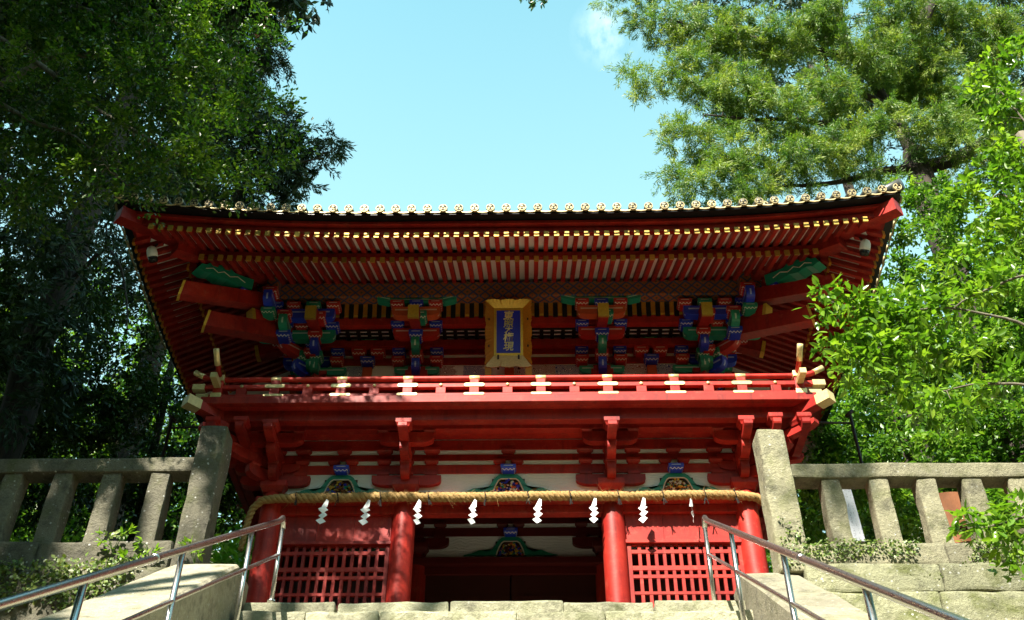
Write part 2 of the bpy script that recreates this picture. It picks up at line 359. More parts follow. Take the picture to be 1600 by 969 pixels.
def rock(name, mat, parent, x0, x1, y0, y1, z0, z1, seed=0, amp=0.012, cuts=5, rnd=0.03, taper=0.0, lean=0.0):
    """a hewn stone: box with rounded, chipped edges and an uneven face"""
    bm = bmesh.new(); bmesh.ops.create_cube(bm, size=1.0)
    sx, sy, sz = x1 - x0, y1 - y0, z1 - z0; c = Vector(((x0 + x1) / 2, (y0 + y1) / 2, (z0 + z1) / 2))
    bmesh.ops.scale(bm, vec=(sx, sy, sz), verts=bm.verts)
    bmesh.ops.bevel(bm, geom=list(bm.edges), offset=min(rnd, sx * .3, sy * .3, sz * .3), segments=2, affect='EDGES', profile=0.6)
    es = [e for e in bm.edges if e.calc_length() > 0.18]
    for _ in range(3):
        es = [e for e in bm.edges if e.calc_length() > max(0.10, max(sx, sy, sz) / (cuts + 3))]
        if not es: break
        bmesh.ops.subdivide_edges(bm, edges=es, cuts=1, use_grid_fill=True)
    off = Vector((seed * 3.7, seed * 1.3, seed * 2.1))
    for v in bm.verts:
        k = 1.0 - taper * (v.co.z / sz + 0.5); v.co.x *= k; v.co.y *= k
        p = v.co * 3.0 + off
        v.co += Vector((noise.noise(p), noise.noise(p + Vector((9, 0, 0))), noise.noise(p + Vector((0, 9, 0))))) * amp
        p2 = v.co * 14.0 + off
        v.co += Vector((noise.noise(p2), noise.noise(p2 + Vector((5, 0, 0))), noise.noise(p2 + Vector((0, 5, 0))))) * amp * 0.45
    me = bpy.data.meshes.new(name); bm.to_mesh(me); bm.free(); me.materials.append(MAT[mat])
    return obj(name, me, parent, c)

# ------------------------------------------------------------------ ground
def ground_z(x, y):
    if y > -2.0: z = -0.06
    else: z = -0.06 + (y + 2.0) * 0.66 - 0.12
    if y < -12.5: z = -0.06 - 10.5 * 0.66 - 0.12
    if abs(x) > 3.4 and y > -2.1: z += 0.42 * min(1, (abs(x) - 3.4) * 4)
    if y > 7: z += (y - 7) * 0.42
    if abs(x) > 9 and y > -4: z += (abs(x) - 9) * 0.35
    return z
def build_ground():
    xs = sorted(set([-400, -150, -70, -40] + [i * 0.8 for i in range(-36, 37)] + [3.3, -3.3, 3.42, -3.42] + [40, 70, 150, 400]))
    ys = sorted(set([-400, -150, -60, -30, -12.6] + [i * 0.8 for i in range(-16, 40)] + [-2.0, -2.12] + [40, 70, 150, 400]))
    vs = [(x, y, ground_z(x, y) + (0.08 * noise.noise((x * .6, y * .6, 0)) if abs(x) > 3.5 or y < -2.2 else 0)) for y in ys for x in xs]
    n = len(xs); fs = [(j * n + i, j * n + i + 1, (j + 1) * n + i + 1, (j + 1) * n + i) for j in range(len(ys) - 1) for i in range(n - 1)]
    o = obj('ground', mesh('ground', vs, fs, 'earth', smooth=True)); tag(o, kind='structure')
build_ground()

# ------------------------------------------------------------------ stone stairs with side slabs
def step_list():
    e = [(-2.40, 0.0)]; y, z = e[0]
    for k in range(34):
        run, rise = (0.31, 0.255) if k < 2 else (0.305, 0.198)
        y -= run; z -= rise; e.append((y, z))
    return e
STEPS = step_list()
def build_stairs():
    root = bpy.data.objects.new('stairs', None); COL.objects.link(root); place(root, None, Matrix.Identity(4)); tag(root, 'worn pale stone stairs climbing to the red gate', kind='structure')
    rng = random.Random(3)
    for k, (y, z) in enumerate(STEPS):
        x = -2.69; depth = 0.42; h = 0.30
        if k > 12: h = 0.24
        first = {0: [-2.69, -1.72, -0.55, 0.62, 1.55, 2.49], 1: [-2.69, -1.95, -1.22, 0.15, 1.02, 2.49]}.get(k)
        if not first:
            first = [x]
            while first[-1] < 1.4: first.append(first[-1] + rng.uniform(0.8, 1.3))
            first.append(2.49)
        for i in range(len(first) - 1):
            a, b = first[i] + 0.005, first[i + 1] - 0.005
            dz = rng.uniform(-0.018, 0.010) - 0.02 * math.cos((a + b) / 2 / 2.6 * 1.5)
            rock('step_stone', 'step_stone', root, a, b, y + rng.uniform(-.012, .012), y + depth, z - h + dz, z + dz, seed=k * 11 + i, amp=0.016, cuts=8, rnd=0.028)
    fl = box('landing', 'slab_stone', None, -3.3, 3.3, -2.02, 5.4, -0.30, -0.035); tag(fl, kind='structure')
build_stairs()
def slab(name, label, xa, xb, ytop, ztop, slope, seed):
    """sloping stone cheek beside the stairs: a few long stones end to end, each one a part"""
    t = thing(name, ((xa + xb) / 2, ytop, ztop - 0.6), label, 'stair wall', 'stone slabs flanking the stairs')
    y = ytop + 0.46; segs = [(ytop + 0.46, ztop), (ytop, ztop)]
    d = 0.0
    while y > -11.0:
        L = 1.75; d += L; segs.append((ytop - d, ztop - d * slope)); y = ytop - d
    for i in range(len(segs) - 1):
        (y0, z0), (y1, z1) = segs[i], segs[i + 1]
        nseg = 7; bm = bmesh.new(); rows = []
        for s in range(nseg + 1):
            f = s / nseg; yy = y0 + (y1 - y0) * f; zz = z0 + (z1 - z0) * f
            g = 0.006 if s in (0, nseg) else 0.0
            sec = [(xa + .02, -1.35), (xa, -0.03 - g), (xa + .03, -g), (xa + (xb - xa) * .35, .004), (xa + (xb - xa) * .7, 0), (xb - .03, -g), (xb, -0.03 - g), (xb - .02, -1.35)]
            yj = yy + (0.004 if s == nseg else (-0.004 if s == 0 else 0))
            rows.append([bm.verts.new((px + .010 * noise.noise((px * 4, yy * 4, seed)), yj, zz + pz + .012 * noise.noise((px * 5 + 7, yy * 5, seed)))) for px, pz in sec])
        for s in range(nseg):
            for k in range(7): bm.faces.new((rows[s][k], rows[s][k + 1], rows[s + 1][k + 1], rows[s + 1][k]))
        bm.faces.new(rows[0]); bm.faces.new(list(reversed(rows[-1]))); bmesh.ops.recalc_face_normals(bm, faces=bm.faces)
        me = bpy.data.meshes.new('slab_stone'); bm.to_mesh(me); bm.free(); me.materials.append(MAT['slab_stone']); obj('slab_stone', me, t)
slab('cheek_wall', 'pale sloping stone slab on the left of the stairs, next to the ivy-covered bank', -3.40, -2.70, -2.71, 0.25, 0.675, 1)
slab('cheek_wall', 'sloping stone slab on the right of the stairs, below the sunlit stone fence', 2.50, 3.12, -2.25, 0.34, 0.672, 2)

# ------------------------------------------------------------------ retaining walls and stone fences
def retaining_wall(side, label):
    t = thing('retaining_wall', (side * 6.0, -2.2, -3.0), label, 'wall', 'retaining walls below the stone fences')
    rng = random.Random(20 + side)
    courses = [(0.02, 0.34), (-0.62, 0.01), (-1.25, -0.63), (-1.95, -1.26), (-2.7, -1.96)]
    for ci, (z0, z1) in enumerate(courses):
        x = 3.13 if side > 0 else 3.41
        while x < 11.5:
            L = rng.uniform(0.9, 1.6) if ci else rng.uniform(1.3, 1.9)
            a, b = x + .006, x + L - .006; x += L
            if side < 0: a, b = -b, -a
            y0 = -2.46 - (0.04 if ci == 0 else 0) - ci * 0.05 + rng.uniform(-.02, .02)
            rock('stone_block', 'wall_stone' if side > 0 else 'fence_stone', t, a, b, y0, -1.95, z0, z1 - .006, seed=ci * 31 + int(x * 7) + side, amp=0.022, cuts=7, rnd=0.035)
    return t
retaining_wall(1, 'sunlit pale block retaining wall under the right stone fence')
retaining_wall(-1, 'shaded mossy retaining wall under the left stone fence, overgrown with ivy')
def fence(side, label):
    zs, zr = (0.60, 1.46) if side > 0 else (0.68, 1.60)
    t = thing('stone_fence', (side * 5, -2.2, 0.34), label, 'fence', 'stone fences beside the stairs')
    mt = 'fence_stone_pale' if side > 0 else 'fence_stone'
    xin = 2.90 if side > 0 else 3.22
    gp = rock('gate_post', mt, t, *sorted((side * xin, side * (xin + 0.33))), -2.40, -2.06, 0.30, 2.07 + (0.0 if side > 0 else 0.10), seed=5 + side, amp=0.016, cuts=10, rnd=0.03, taper=0.05)
    x = xin + 0.33
    for k in range(5):   # sill stones
        a, b = x + .005, x + 1.45 - .005; x += 1.45
        rock('sill_stone', mt, t, *sorted((side * a, side * b)), -2.42, -2.02, 0.345, zs, seed=40 + k + side, amp=0.016, cuts=8, rnd=0.035)
    x = xin + 0.335
    for k in range(3):   # top rail stones
        a, b = x, x + 2.9 - .008; x += 2.9
        rock('top_rail', mt, t, *sorted((side * a, side * b)), -2.33, -2.06, zr, zr + 0.185, seed=60 + k + side, amp=0.014, cuts=12, rnd=0.025)
    xs = [3.66, 4.19, 4.725, 5.23, 5.75, 6.27, 6.80, 7.3] if side > 0 else [3.92, 4.475, 5.03, 5.61, 6.17, 6.72, 7.28]
    for k, xx in enumerate(xs):
        rock('baluster', mt, t, *sorted((side * (xx - .115), side * (xx + .115))), -2.31, -2.09, zs - .03, zr + .01, seed=80 + k * 3 + side, amp=0.014, cuts=9, rnd=0.025, taper=0.06)
    return t
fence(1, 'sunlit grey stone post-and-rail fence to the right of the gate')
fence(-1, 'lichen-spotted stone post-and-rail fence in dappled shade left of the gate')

# ------------------------------------------------------------------ handrails
def handrail(X, top, slope, posts, low, label, side):
    t = thing('handrail', (X, -5.0, -2.2), label, 'handrail', 'steel handrails on the stairs')
    ytop, ztop = top; yend = -9.4
    zrail = lambda y: ztop - (ytop - y) * slope
    def zstep(y):
        z = STEPS[-1][1]
        for (ys, zs) in STEPS:
            if y >= ys: return zs
        return z
    m = MB(); m.tube([(X, ytop + 0.02, ztop - 0.10), (X, ytop + .01, ztop - .03), (X, ytop - .05, ztop - .005), (X, ytop - .16, zrail(ytop - .16))] + [(X, y, zrail(y)) for y in np.linspace(ytop - .5, yend, 8)], 0.030, 14); m.build('top_rail', 'steel', t, True)
    ym = -5.75; m = MB(); m.tube([(X, ym, zrail(ym)), (X, ym - .05, zrail(ym - .05))], 0.034, 14); m.build('sleeve', 'steel', t, True)
    m = MB(); m.tube([(X, y, zrail(y) - low) for y in np.linspace(ytop - 0.02, yend, 8)], 0.019, 10); m.build('lower_rail', 'steel', t, True)
    for y in posts:
        m = MB(); m.tube([(X, y, zstep(y) - 0.06), (X, y, zrail(y) - (0.09 if y > ytop - .1 else 0.0))], 0.024, 12); p = m.build('post', 'steel', t, True)
        m = MB(); m.lathe([(0.045, 0), (0.045, 0.012), (0.027, 0.016)], 14, M4=Matrix.Translation((X, y, zstep(y) + .004))); m.build('foot_flange', 'steel', p)
handrail(-2.41, (-2.36, 0.95), 0.642, [-2.345, -3.49, -5.25, -6.81, -8.4], 0.42, 'polished steel handrail on the left side of the stairs', -1)
handrail(2.20, (-2.25, 0.985), 0.640, [-2.235, -3.55, -5.32, -7.0, -8.6], 0.42, 'polished steel handrail on the right side of the stairs', 1)

# ================================================================== THE GATE
gate = thing('shrine_gate', (0, 0, 0), 'two-storey red lacquered shrine gate with painted brackets and gold-tipped eaves', 'gate')
UC = 2.92; UI = 1.40; UY = 0.28           # upper storey columns
CY = 1.80                                  # middle of the gate in depth

def unit_block():
    m = MB(); h = 0.5; k = 0.5
    m.box(-h, h, -h, h, 0.0, 0.5)
    lo = [(-.36, -.36, -.5), (.36, -.36, -.5), (.36, .36, -.5), (-.36, .36, -.5)]
    mi = [(-.42, -.42, -.22), (.42, -.42, -.22), (.42, .42, -.22), (-.42, .42, -.22)]
    hi = [(-h, -h, -.001), (h, -h, -.001), (h, h, -.001), (-h, h, -.001)]
    m.hexa(lo, mi); m.hexa(mi, hi); return m
_ub = unit_block(); BLK = {c: _ub.mesh('block_' + c, c) for c in ('red', 'red_shaded', 'block_red', 'block_blue', 'block_green', 'block_dark')}
def boat(l=0.5, r=0.20):
    pts = [(-l, 0.5), (-l, 0.02)] + [(-l + r * (1 - math.cos(a)), 0.02 - 0.52 * math.sin(a)) for a in (0.35, 0.7, 1.05, 1.35, 1.57)]
    return pts + [(-x, z) for x, z in reversed(pts)]
_ua = MB(); _ua.prism(boat()[::-1], -.5, .5)
ARM = {c: _ua.mesh('arm_' + c, c) for c in ('red', 'red_shaded', 'arm_red', 'arm_blue', 'arm_green', 'arm_orange')}
_us = MB(); _us.prism(boat(0.5, 0.10)[::-1], -.5, .5)
LARM = {c: _us.mesh('long_arm_' + c, c) for c in ('red', 'arm_red', 'arm_blue', 'arm_green', 'arm_orange')}

def blk(parent, c, x, y, z, w, h, rz=0.0, d=None): return obj('bearing_block', BLK[c], parent, (x, y, z), (0, 0, rz), (w, d or w, h))
def arm(parent, c, x, y, z, L, th, h, rz=0.0, lib=None): return obj('bracket_arm', (lib or ARM)[c], parent, (x, y, z), (0, 0, rz), (L, th, h))
def along(x0, y0, ang, d):                 # ang 0 = straight out of the front, + = towards +x
    return x0 + math.sin(ang) * d, y0 - math.cos(ang) * d

# ---- lower storey: columns, walls, lattice
for yy in (0.0, 1.8, 3.6):
    for xx in (-3.2, -1.4, 1.4, 3.2):
        m = MB(); m.lathe([(0.150, -0.05), (0.158, 0.5), (0.158, 1.9), (0.150, 2.5), (0.135, 2.62)], 28, M4=Matrix.Translation((xx, yy, 0))); c = m.build('column', 'red', gate, True)
        m = MB(); m.lathe([(0.25, -0.05), (0.26, 0.03), (0.22, 0.09), (0.165, 0.10)], 24, M4=Matrix.Translation((xx, yy, 0))); m.build('base_stone', 'slab_stone', c, True)
BAYS = [(-3.2, -1.4), (-1.4, 1.4), (1.4, 3.2)]
def frieze(y, mt='red'):
    """white frieze with stepped red beams and rows of small blocks above the columns"""
    for (a, b) in BAYS:
        o = box('frieze_panel', 'relief_plaster', gate, a + .02, b - .02, y - .018, y + .06, 2.54, 3.50)
    # tie beams: head tie and the ledge beam proud of it
    for (a, b) in BAYS:
        box('tie_beam', mt, gate, a + .12, b - .12, y - .07, y + .07, 2.30, 2.415, .006)
    box('ledge_beam', mt, gate, -3.40, 3.40, y - .170, y + .10, 2.42, 2.525, .008)
    for z0, z1 in ((2.935, 3.076), (3.146, 3.244), (3.318, 3.48)):
        box('wall_beam', mt, gate, -3.42, 3.42, y - .035, y - .019, z0, z1, .004)
    for xx in (-3.2, -1.4, 1.4, 3.2):      # bracket on each column, in the wall plane
        blk(gate, mt, xx, y, 2.69, .36, .16)
        for s in (-1, 1):
            blk(gate, mt, xx + s * .33, y - .0, 2.90, .17, .085); blk(gate, mt, xx + s * .33, y - .0, 3.111, .19, .070); blk(gate, mt, xx + s * .33, y - .0, 3.281, .22, .074)
        blk(gate, mt, xx, y - .0, 2.90, .17, .085); blk(gate, mt, xx, y - .0, 3.111, .17, .070); blk(gate, mt, xx, y - .0, 3.281, .17, .074)
        arm(gate, mt, xx, y - .03, 2.80, .95, .13, .155)
    for i, (a, b) in enumerate(BAYS):      # frog-leg strut with its carved filling
        cx = (a + b) / 2
        kaerumata(cx, y - .06, 2.605, i)
        for s in (-1, 1): blk(gate, mt, cx + s * .125, y - .0, 3.111, .17, .070)
        blk(gate, mt, cx, y, 3.281, .20, .074)
def kaerumata(cx, y, z0, seed):
    H = 0.30
    half = [(0.0, H), (0.11, H), (0.155, H * .93), (0.20, H * .72), (0.24, H * .50), (0.285, H * .28), (0.33, H * .17), (0.38, H * .16), (0.43, H * .30), (0.49, H * .26), (0.56, H * .12), (0.70, 0.005)]
    inner = [(0.0, H * .77), (0.09, H * .77), (0.125, H * .68), (0.155, H * .48), (0.18, H * .26), (0.20, 0.005)]
    def shape(sc_o, sc_i, yf, yb, mat, nm, par):
        out = [(x * sc_o, z) for x, z in half]; inn = [(x * sc_i, z) for x, z in inner]
        m = MB()
        for s in (-1, 1):
            # strip between the outer and the inner outline, resampled to equal counts
            n = 14
            def res(pl):
                d = [0]
                for p, q in zip(pl, pl[1:]): d.append(d[-1] + math.hypot(q[0] - p[0], q[1] - p[1]))
                r = []
                for k in range(n + 1):
                    tt = d[-1] * k / n
                    for j in range(len(d) - 1):
                        if d[j + 1] >= tt - 1e-9:
                            f = (tt - d[j]) / (d[j + 1] - d[j]); r.append((pl[j][0] + (pl[j + 1][0] - pl[j][0]) * f, pl[j][1] + (pl[j + 1][1] - pl[j][1]) * f)); break
                return r
            o_, i_ = res(out), res(inn)
            for k in range(n):
                q = [o_[k], o_[k + 1], i_[k + 1], i_[k]]
                fr = [(cx + s * p[0], yf, z0 + p[1]) for p in q]; bk = [(cx + s * p[0], yb, z0 + p[1]) for p in q]
                m.hexa(fr if s > 0 else fr[::-1], bk if s > 0 else bk[::-1])
        return m.build(nm, mat, par)
    k = shape(1.0, 1.0, y, y + .07, 'green', 'frog_leg_strut', gate)
    shape(0.52, 1.0, y - .008, y + .03, 'cream', 'carved_edge', k) if False else None
    m = MB(); pts = [(cx + s * (x + .012), y - .004, z0 + z - .006) for s, L in ((-1, inner[::-1]), (1, inner)) for x, z in L]
    m.tube(pts, 0.009, 6); m.build('carved_edge', 'cream', k)
    rng = random.Random(seed * 5 + int(y * 10)); m = MB()
    for _ in range(110):
        u = rng.uniform(-.18, .18); h = rng.uniform(.01, H * .72 * (1 - (abs(u) / .21) ** 2))
        r = rng.uniform(.008, .022); M4 = Matrix.Translation((cx + u, y + .012 + rng.uniform(-.015, .008), z0 + h)) @ Matrix.Rotation(rng.uniform(0, 3), 4, 'Y') @ Matrix.Diagonal((rng.uniform(.8, 1.9), .7, rng.uniform(.6, 1.3), 1))
        mi = rng.choice([[0, 0, 1, 2, 2, 3], [3, 3, 1, 4, 0, 5], [1, 1, 2, 0, 2, 4]][seed % 3])
        m.lathe([(r * .3, -r), (r, -r * .3), (r * .9, r * .4), (r * .2, r)], 6, mi, M4)
    m.build('carving', ['green', 'gold', 'rust', 'blue', 'cream', 'orange'], k, True)
    box('carving_ground', 'dark_wood', k, cx - .225, cx + .225, y + .026, y + .039, z0, z0 + H * .8)
    blk(gate, 'block_blue', cx, y - .0, z0 + H + .05, .21, .10)
frieze(0.0); frieze(1.8, 'red_shaded')
for s in (-1, 1):                            # side walls of the lower storey
    for (a, b) in ((0.14, 1.66), (1.94, 3.46)):
        box('side_wall', 'red', gate, *sorted((s * 3.17, s * 3.23)), a, b, 0.0, 2.48)
        box('side_frieze', 'plaster', gate, *sorted((s * 3.18, s * 3.20)), a - .1, b + .1, 2.605, 3.5)
    for z0, z1 in ((2.48, 2.60), (2.935, 3.088), (3.140, 3.255), (3.308, 3.48)):
        box('side_beam', 'red', gate, *sorted((s * 3.14, s * 3.275)), 0.02, 3.58, z0 + .004, z1 - .004)
box('rear_wall', 'dark_wood', gate, -3.2, 3.2, 3.58, 3.64, 0.0, 3.5)
box('inner_ceiling', 'ceiling_wood', gate, -3.35, 3.35, .09, 3.57, 3.485, 3.515)
for s in (-1, 1):
    d = box('door_leaf', 'dark_wood', gate, *sorted((s * .01, s * 1.25)), 1.78, 1.84, 0.02, 2.33)
    for z in (.35, 1.1, 1.85): box('door_rail', 'dark_wood', d, *sorted((s * .03, s * 1.22)), 1.755, 1.778, z, z + .12)
    box('inner_wall', 'dark_wood', gate, *sorted((s * 1.55, s * 3.05)), 1.78, 1.82, 0.0, 2.33)
# plank walls and lattice windows in the two side bays
for s in (-1, 1):
    a, b = 1.56, 3.05; xa, xb = sorted((s * a, s * b))
    nP = 3
    for k in range(nP):
        w = (xb - xa) / nP
        box('wall_plank', 'red', gate, xa + k * w + .002, xa + (k + 1) * w - .002, -.012 + .003 * k, .03, 1.905, 2.342)
    box('window_head', 'red', gate, xa - .02, xb + .02, -.065, .04, 1.855, 1.902, .004)
    win = box('lattice_window', 'dark_wood', gate, xa, xb, .42, .44, .0, 2.0)
    for q in (xa, xb - .05): box('window_jamb', 'red', win, q, q + .05, -.03, .04, .42, 1.852)
    n = 13; x0, x1 = xa + .05, xb - .05; p = (x1 - x0) / n
    for k in range(1, n): box('lattice_bar', 'red', win, x0 + k * p - .021, x0 + k * p + .021, -.018, .026, .42, 1.852)
    for (z0, z1) in ((.42, .47), (.54, .62), (.81, .875), (.945, 1.02), (1.15, 1.19), (1.375, 1.42), (1.485, 1.545), (1.722, 1.772), (1.838, 1.851)):
        box('lattice_rail', 'red', win, x0, x1, -.022, .022, z0, z1)
    box('wall_skirt', 'red', gate, xa, xb, -.03, .04, 0.0, .418)

# ---- brackets carrying the veranda
def lower_set(x0, y0, ang, s=1.0, cross=True):
    rz = ang
    def A(d0, d1, z0, z1, th=.115):
        x, y = along(x0, y0, ang, (d0 + d1) / 2 * s)
        arm(gate, 'red', x, y, (z0 + z1) / 2, (d1 - d0) * s, th, z1 - z0, rz + math.pi / 2)
    A(-.30, .34, 2.76, 2.925); A(-.3, .60, 2.955, 3.10); A(-.3, .90, 3.105, 3.215)
    for d, z, w, h in ((.27, 2.945, .15, .05), (.50, 3.105, .15, .04), (.72, 3.272, .21, .115)):
        x, y = along(x0, y0, ang, d * s); blk(gate, 'red', x, y, z, w, h, rz)
    if cross:
        x, y = along(x0, y0, ang, .38 * s); arm(gate, 'red', x, y, 3.275, .76, .11, .17, rz)
        for q in (-.32, .32):
            bx, by = x + math.cos(ang) * q, y + math.sin(ang) * q; blk(gate, 'red', bx, by, 3.375, .16, .05, rz)
for xx in (-1.4, 1.4): lower_set(xx, 0, 0)
for s in (-1, 1):
    lower_set(s * 3.2, 0, 0); lower_set(s * 3.2, 0, s * math.pi / 2); lower_set(s * 3.2, 0, s * math.pi / 4, 1.414, False)
    lower_set(s * 3.2, 1.8, s * math.pi / 2); lower_set(s * 3.2, 3.6, s * math.pi / 2)
    for d in (.38, .76): lower_nose = arm(gate, 'red', s * (3.2 + d), -.50, 3.16, .86, .105, .12, math.pi / 2); blk(gate, 'red', s * (3.2 + d), -.80, 3.272, .19, .113)
X1, X2, XF = 3.58, 3.96, 4.16
for d, z0, z1, nm in ((.38, 3.40, 3.485, 'inner_purlin'), (.70, 3.332, 3.50, 'outer_purlin')):
    box(nm, 'red', gate, -3.2 - d - .10, 3.2 + d + .10, -d - .065, -d + .065, z0, z1, .006)
    for s in (-1, 1): box(nm, 'red', gate, *sorted((s * (3.2 + d - .065), s * (3.2 + d + .065))), -d - .10 if False else -d + .067, 3.6 + d, z0 + .002, z1 - .002, .006)
# veranda floor: boards laid front to back, an edge beam along the front and the sides
box('veranda_soffit', 'red', gate, -4.10, 4.10, -.90, .10, 3.502, 3.525)
for s in (-1, 1): box('veranda_soffit', 'red', gate, *sorted((s * 3.1, s * 4.10)), .102, 4.5, 3.502, 3.525)
box('veranda_edge', 'red', gate, -XF, XF, -.965, -.87, 3.488, 3.605, .008)
for s in (-1, 1): box('veranda_edge', 'red', gate, *sorted((s * 4.065, s * XF)), -.868, 4.55, 3.490, 3.603, .008)
box('veranda_floor', 'red', gate, -4.06, 4.06, -.868, .32, 3.527, 3.60)
for s in (-1, 1): box('veranda_floor', 'red', gate, *sorted((s * 2.95, s * 4.06)), .322, 4.5, 3.527, 3.598)
for s in (-1, 1):                            # corner beam under the veranda with a gilt end
    M4 = Matrix.Translation((s * 4.05, -.85, 3.43)) @ Matrix.Rotation(s * math.pi / 4, 4, 'Z') @ Matrix.Rotation(R_(-3), 4, 'X')
    m = MB(); m.box(-.074, .074, -.18, .9, -.066, .066); o = obj('corner_beam', m.mesh('corner_beam', 'red'), gate, mat4=M4)
    m = MB(); m.box(-.082, .082, -.36, -.16, -.074, .074); obj('beam_cap', m.mesh('beam_cap', 'gold_pale'), o, mat4=M4)
# railing
RY = -.845
def rail_plate(par, x, w, z, h, y=RY):
    m = MB(); pts = [(x + sx * (w / 2 - h / 2) + h / 2 * math.cos(a), z + h / 2 * math.sin(a)) for sx, a0 in ((1, -1.5708), (-1, 1.5708)) for a in [a0 + i * .5236 for i in range(7)]]
    m.prism(pts, y - .046, y - .030); return m.build('gilt_plate', 'gold_pale', par)
bot = box('bottom_rail', 'red', gate, -4.16, 4.16, RY - .05, RY + .05, 3.612, 3.69, .008)
mid = box('middle_rail', 'red', gate, -4.22, 4.22, RY - .035, RY + .035, 3.795, 3.862, .008)
m = MB(); m.tube([(-4.30, RY, 4.06), (-4.18, RY, 4.0), (-4.02, RY, 3.968), (-3.8, RY, 3.962)] + [(x, RY, 3.962) for x in np.linspace(-3, 3, 9)] + [(3.8, RY, 3.962), (4.02, RY, 3.968), (4.18, RY, 4.0), (4.30, RY, 4.06)], .038, 12)
top = m.build('top_rail', 'red', gate, True)
for k in range(-4, 4):
    x = (k + .5) * .915
    box('rail_post', 'red', gate, x - .065, x + .065, RY - .042, RY + .042, 3.692, 3.793, .005); box('rail_strut', 'red', gate, x - .06, x + .06, RY - .038, RY + .038, 3.864, 3.93, .005)
    rail_plate(mid, x, .28, 3.829, .055); rail_plate(bot, x, .28, 3.668, .035, RY - .014)
    m = MB(); m.tube([(x - .07, RY, 3.962), (x + .07, RY, 3.962)], .0405, 12); m.build('gilt_sleeve', 'gold_pale', top, True)
for k in range(-4, 5):
    x = k * .915
    if abs(x) < 3.9: box('rail_post', 'red', gate, x - .068, x + .068, RY - .04, RY + .04, 3.692, 3.793, .005)
    m = MB(); m.lathe([(.026, 0), (.022, .012), (.008, .018)], 12, M4=Matrix.Translation((x, RY - .034, 3.832)) @ Matrix.Rotation(math.pi / 2, 4, 'X')); m.build('gilt_boss', 'gold_pale', mid, True)
for s in (-1, 1):
    X = s * 3.985
    cp = box('corner_post', 'red', gate, X - .06, X + .06, RY - .06, RY + .06, 3.692, 3.925, .006)
    for z0, z1, w in ((3.608, 3.70, .072), (3.915, 4.005, .068)):
        box('post_fitting', 'gold_pale', cp, X - w, X + w, RY - w - .01, RY + w, z0, z1, .004)
    # side rails: their front ends cross the corner and stick out, gilt
    br = box('bottom_rail', 'red', gate, X - .05, X + .05, RY + .052, 4.4, 3.614, 3.688); mr = box('middle_rail', 'red', gate, X - .035, X + .035, RY + .062, 4.4, 3.797, 3.860)
    m = MB(); m.tube([(X, RY - .34, 4.11), (X, RY - .26, 4.06), (X, RY - .14, 4.005), (X, RY, 3.975), (X, RY + .3, 3.964), (X, 4.4, 3.964)], .036, 12); tr = m.build('top_rail', 'red', gate, True)
    m = MB(); m.tube([(X, RY - .43, 4.185), (X, RY - .38, 4.145), (X, RY - .30, 4.085), (X, RY - .24, 4.050)], .041, 14); m.build('rail_cap', 'gold_pale', tr, True)
    m = MB(); m.tube([(s * 4.36, RY, 4.10), (s * 4.29, RY, 4.058), (s * 4.22, RY, 4.022)], .041, 14); m.build('rail_cap', 'gold_pale', top, True)
    box('rail_cap', 'gold_pale', mid, *sorted((s * 4.17, s * 4.34)), RY - .043, RY + .043, 3.786, 3.872); box('rail_cap', 'gold_pale', mr, X - .043, X + .043, RY - .32, RY - .063, 3.788, 3.868)
    box('rail_cap', 'gold_pale', bot, *sorted((s * 4.09, s * 4.26)), RY - .058, RY + .058, 3.606, 3.698)
    for k in range(5):
        box('rail_post', 'red', gate, X - .04, X + .04, .1 + k * .85, .22 + k * .85, 3.69, 3.796); box('rail_strut', 'red', gate, X - .036, X + .036, .11 + k * .85, .21 + k * .85, 3.862, 3.94)

# ---- upper storey wall
for xx in (-UC, -UI, UI, UC):
    for yy in (UY, 3.32):
        m = MB(); m.lathe([(.13, 3.6), (.13, 4.70), (.115, 4.76)], 22, M4=Matrix.Translation((xx, yy, 0))); m.build('upper_column', 'red', gate, True)
UB = [(-UC, -UI), (-UI, UI), (UI, UC)]
for i, (a, b) in enumerate(UB):
    box('upper_wall', 'red', gate, a + .1, b - .1, UY - .01, UY + .03, 3.6, 4.56)
    n = 4 if i == 1 else 2
    for k in range(n):
        w = (b - a) / n; box('frieze_panel', 'arabesque_blue' if (k + i) % 2 == (0 if i < 2 else 1) else 'arabesque_red', gate, a + k * w + .001, a + (k + 1) * w - .001, UY - .004, UY + .05, 4.70, 5.03)
    box('frieze_board', 'white_board', gate, a + .001, b - .001, UY - .002, UY + .05, 5.031, 5.45)
box('head_beam', 'red', gate, -UC - .2, UC + .2, UY - .10, UY + .10, 4.56, 4.70, .006)
for z0, z1 in ((5.040, 5.165), (5.236, 5.346), (5.426, 5.60)):
    box('wall_beam', 'red', gate, -UC - .15, UC + .15, UY - .032, UY - .005, z0, z1, .004)
for s in (-1, 1):
    box('upper_side_wall', 'red', gate, *sorted((s * (UC - .03), s * (UC + .03))), UY + .1, 3.3, 3.6, 5.6)
box('upper_rear_wall', 'red', gate, -UC, UC, 3.30, 3.34, 3.6, 5.6)
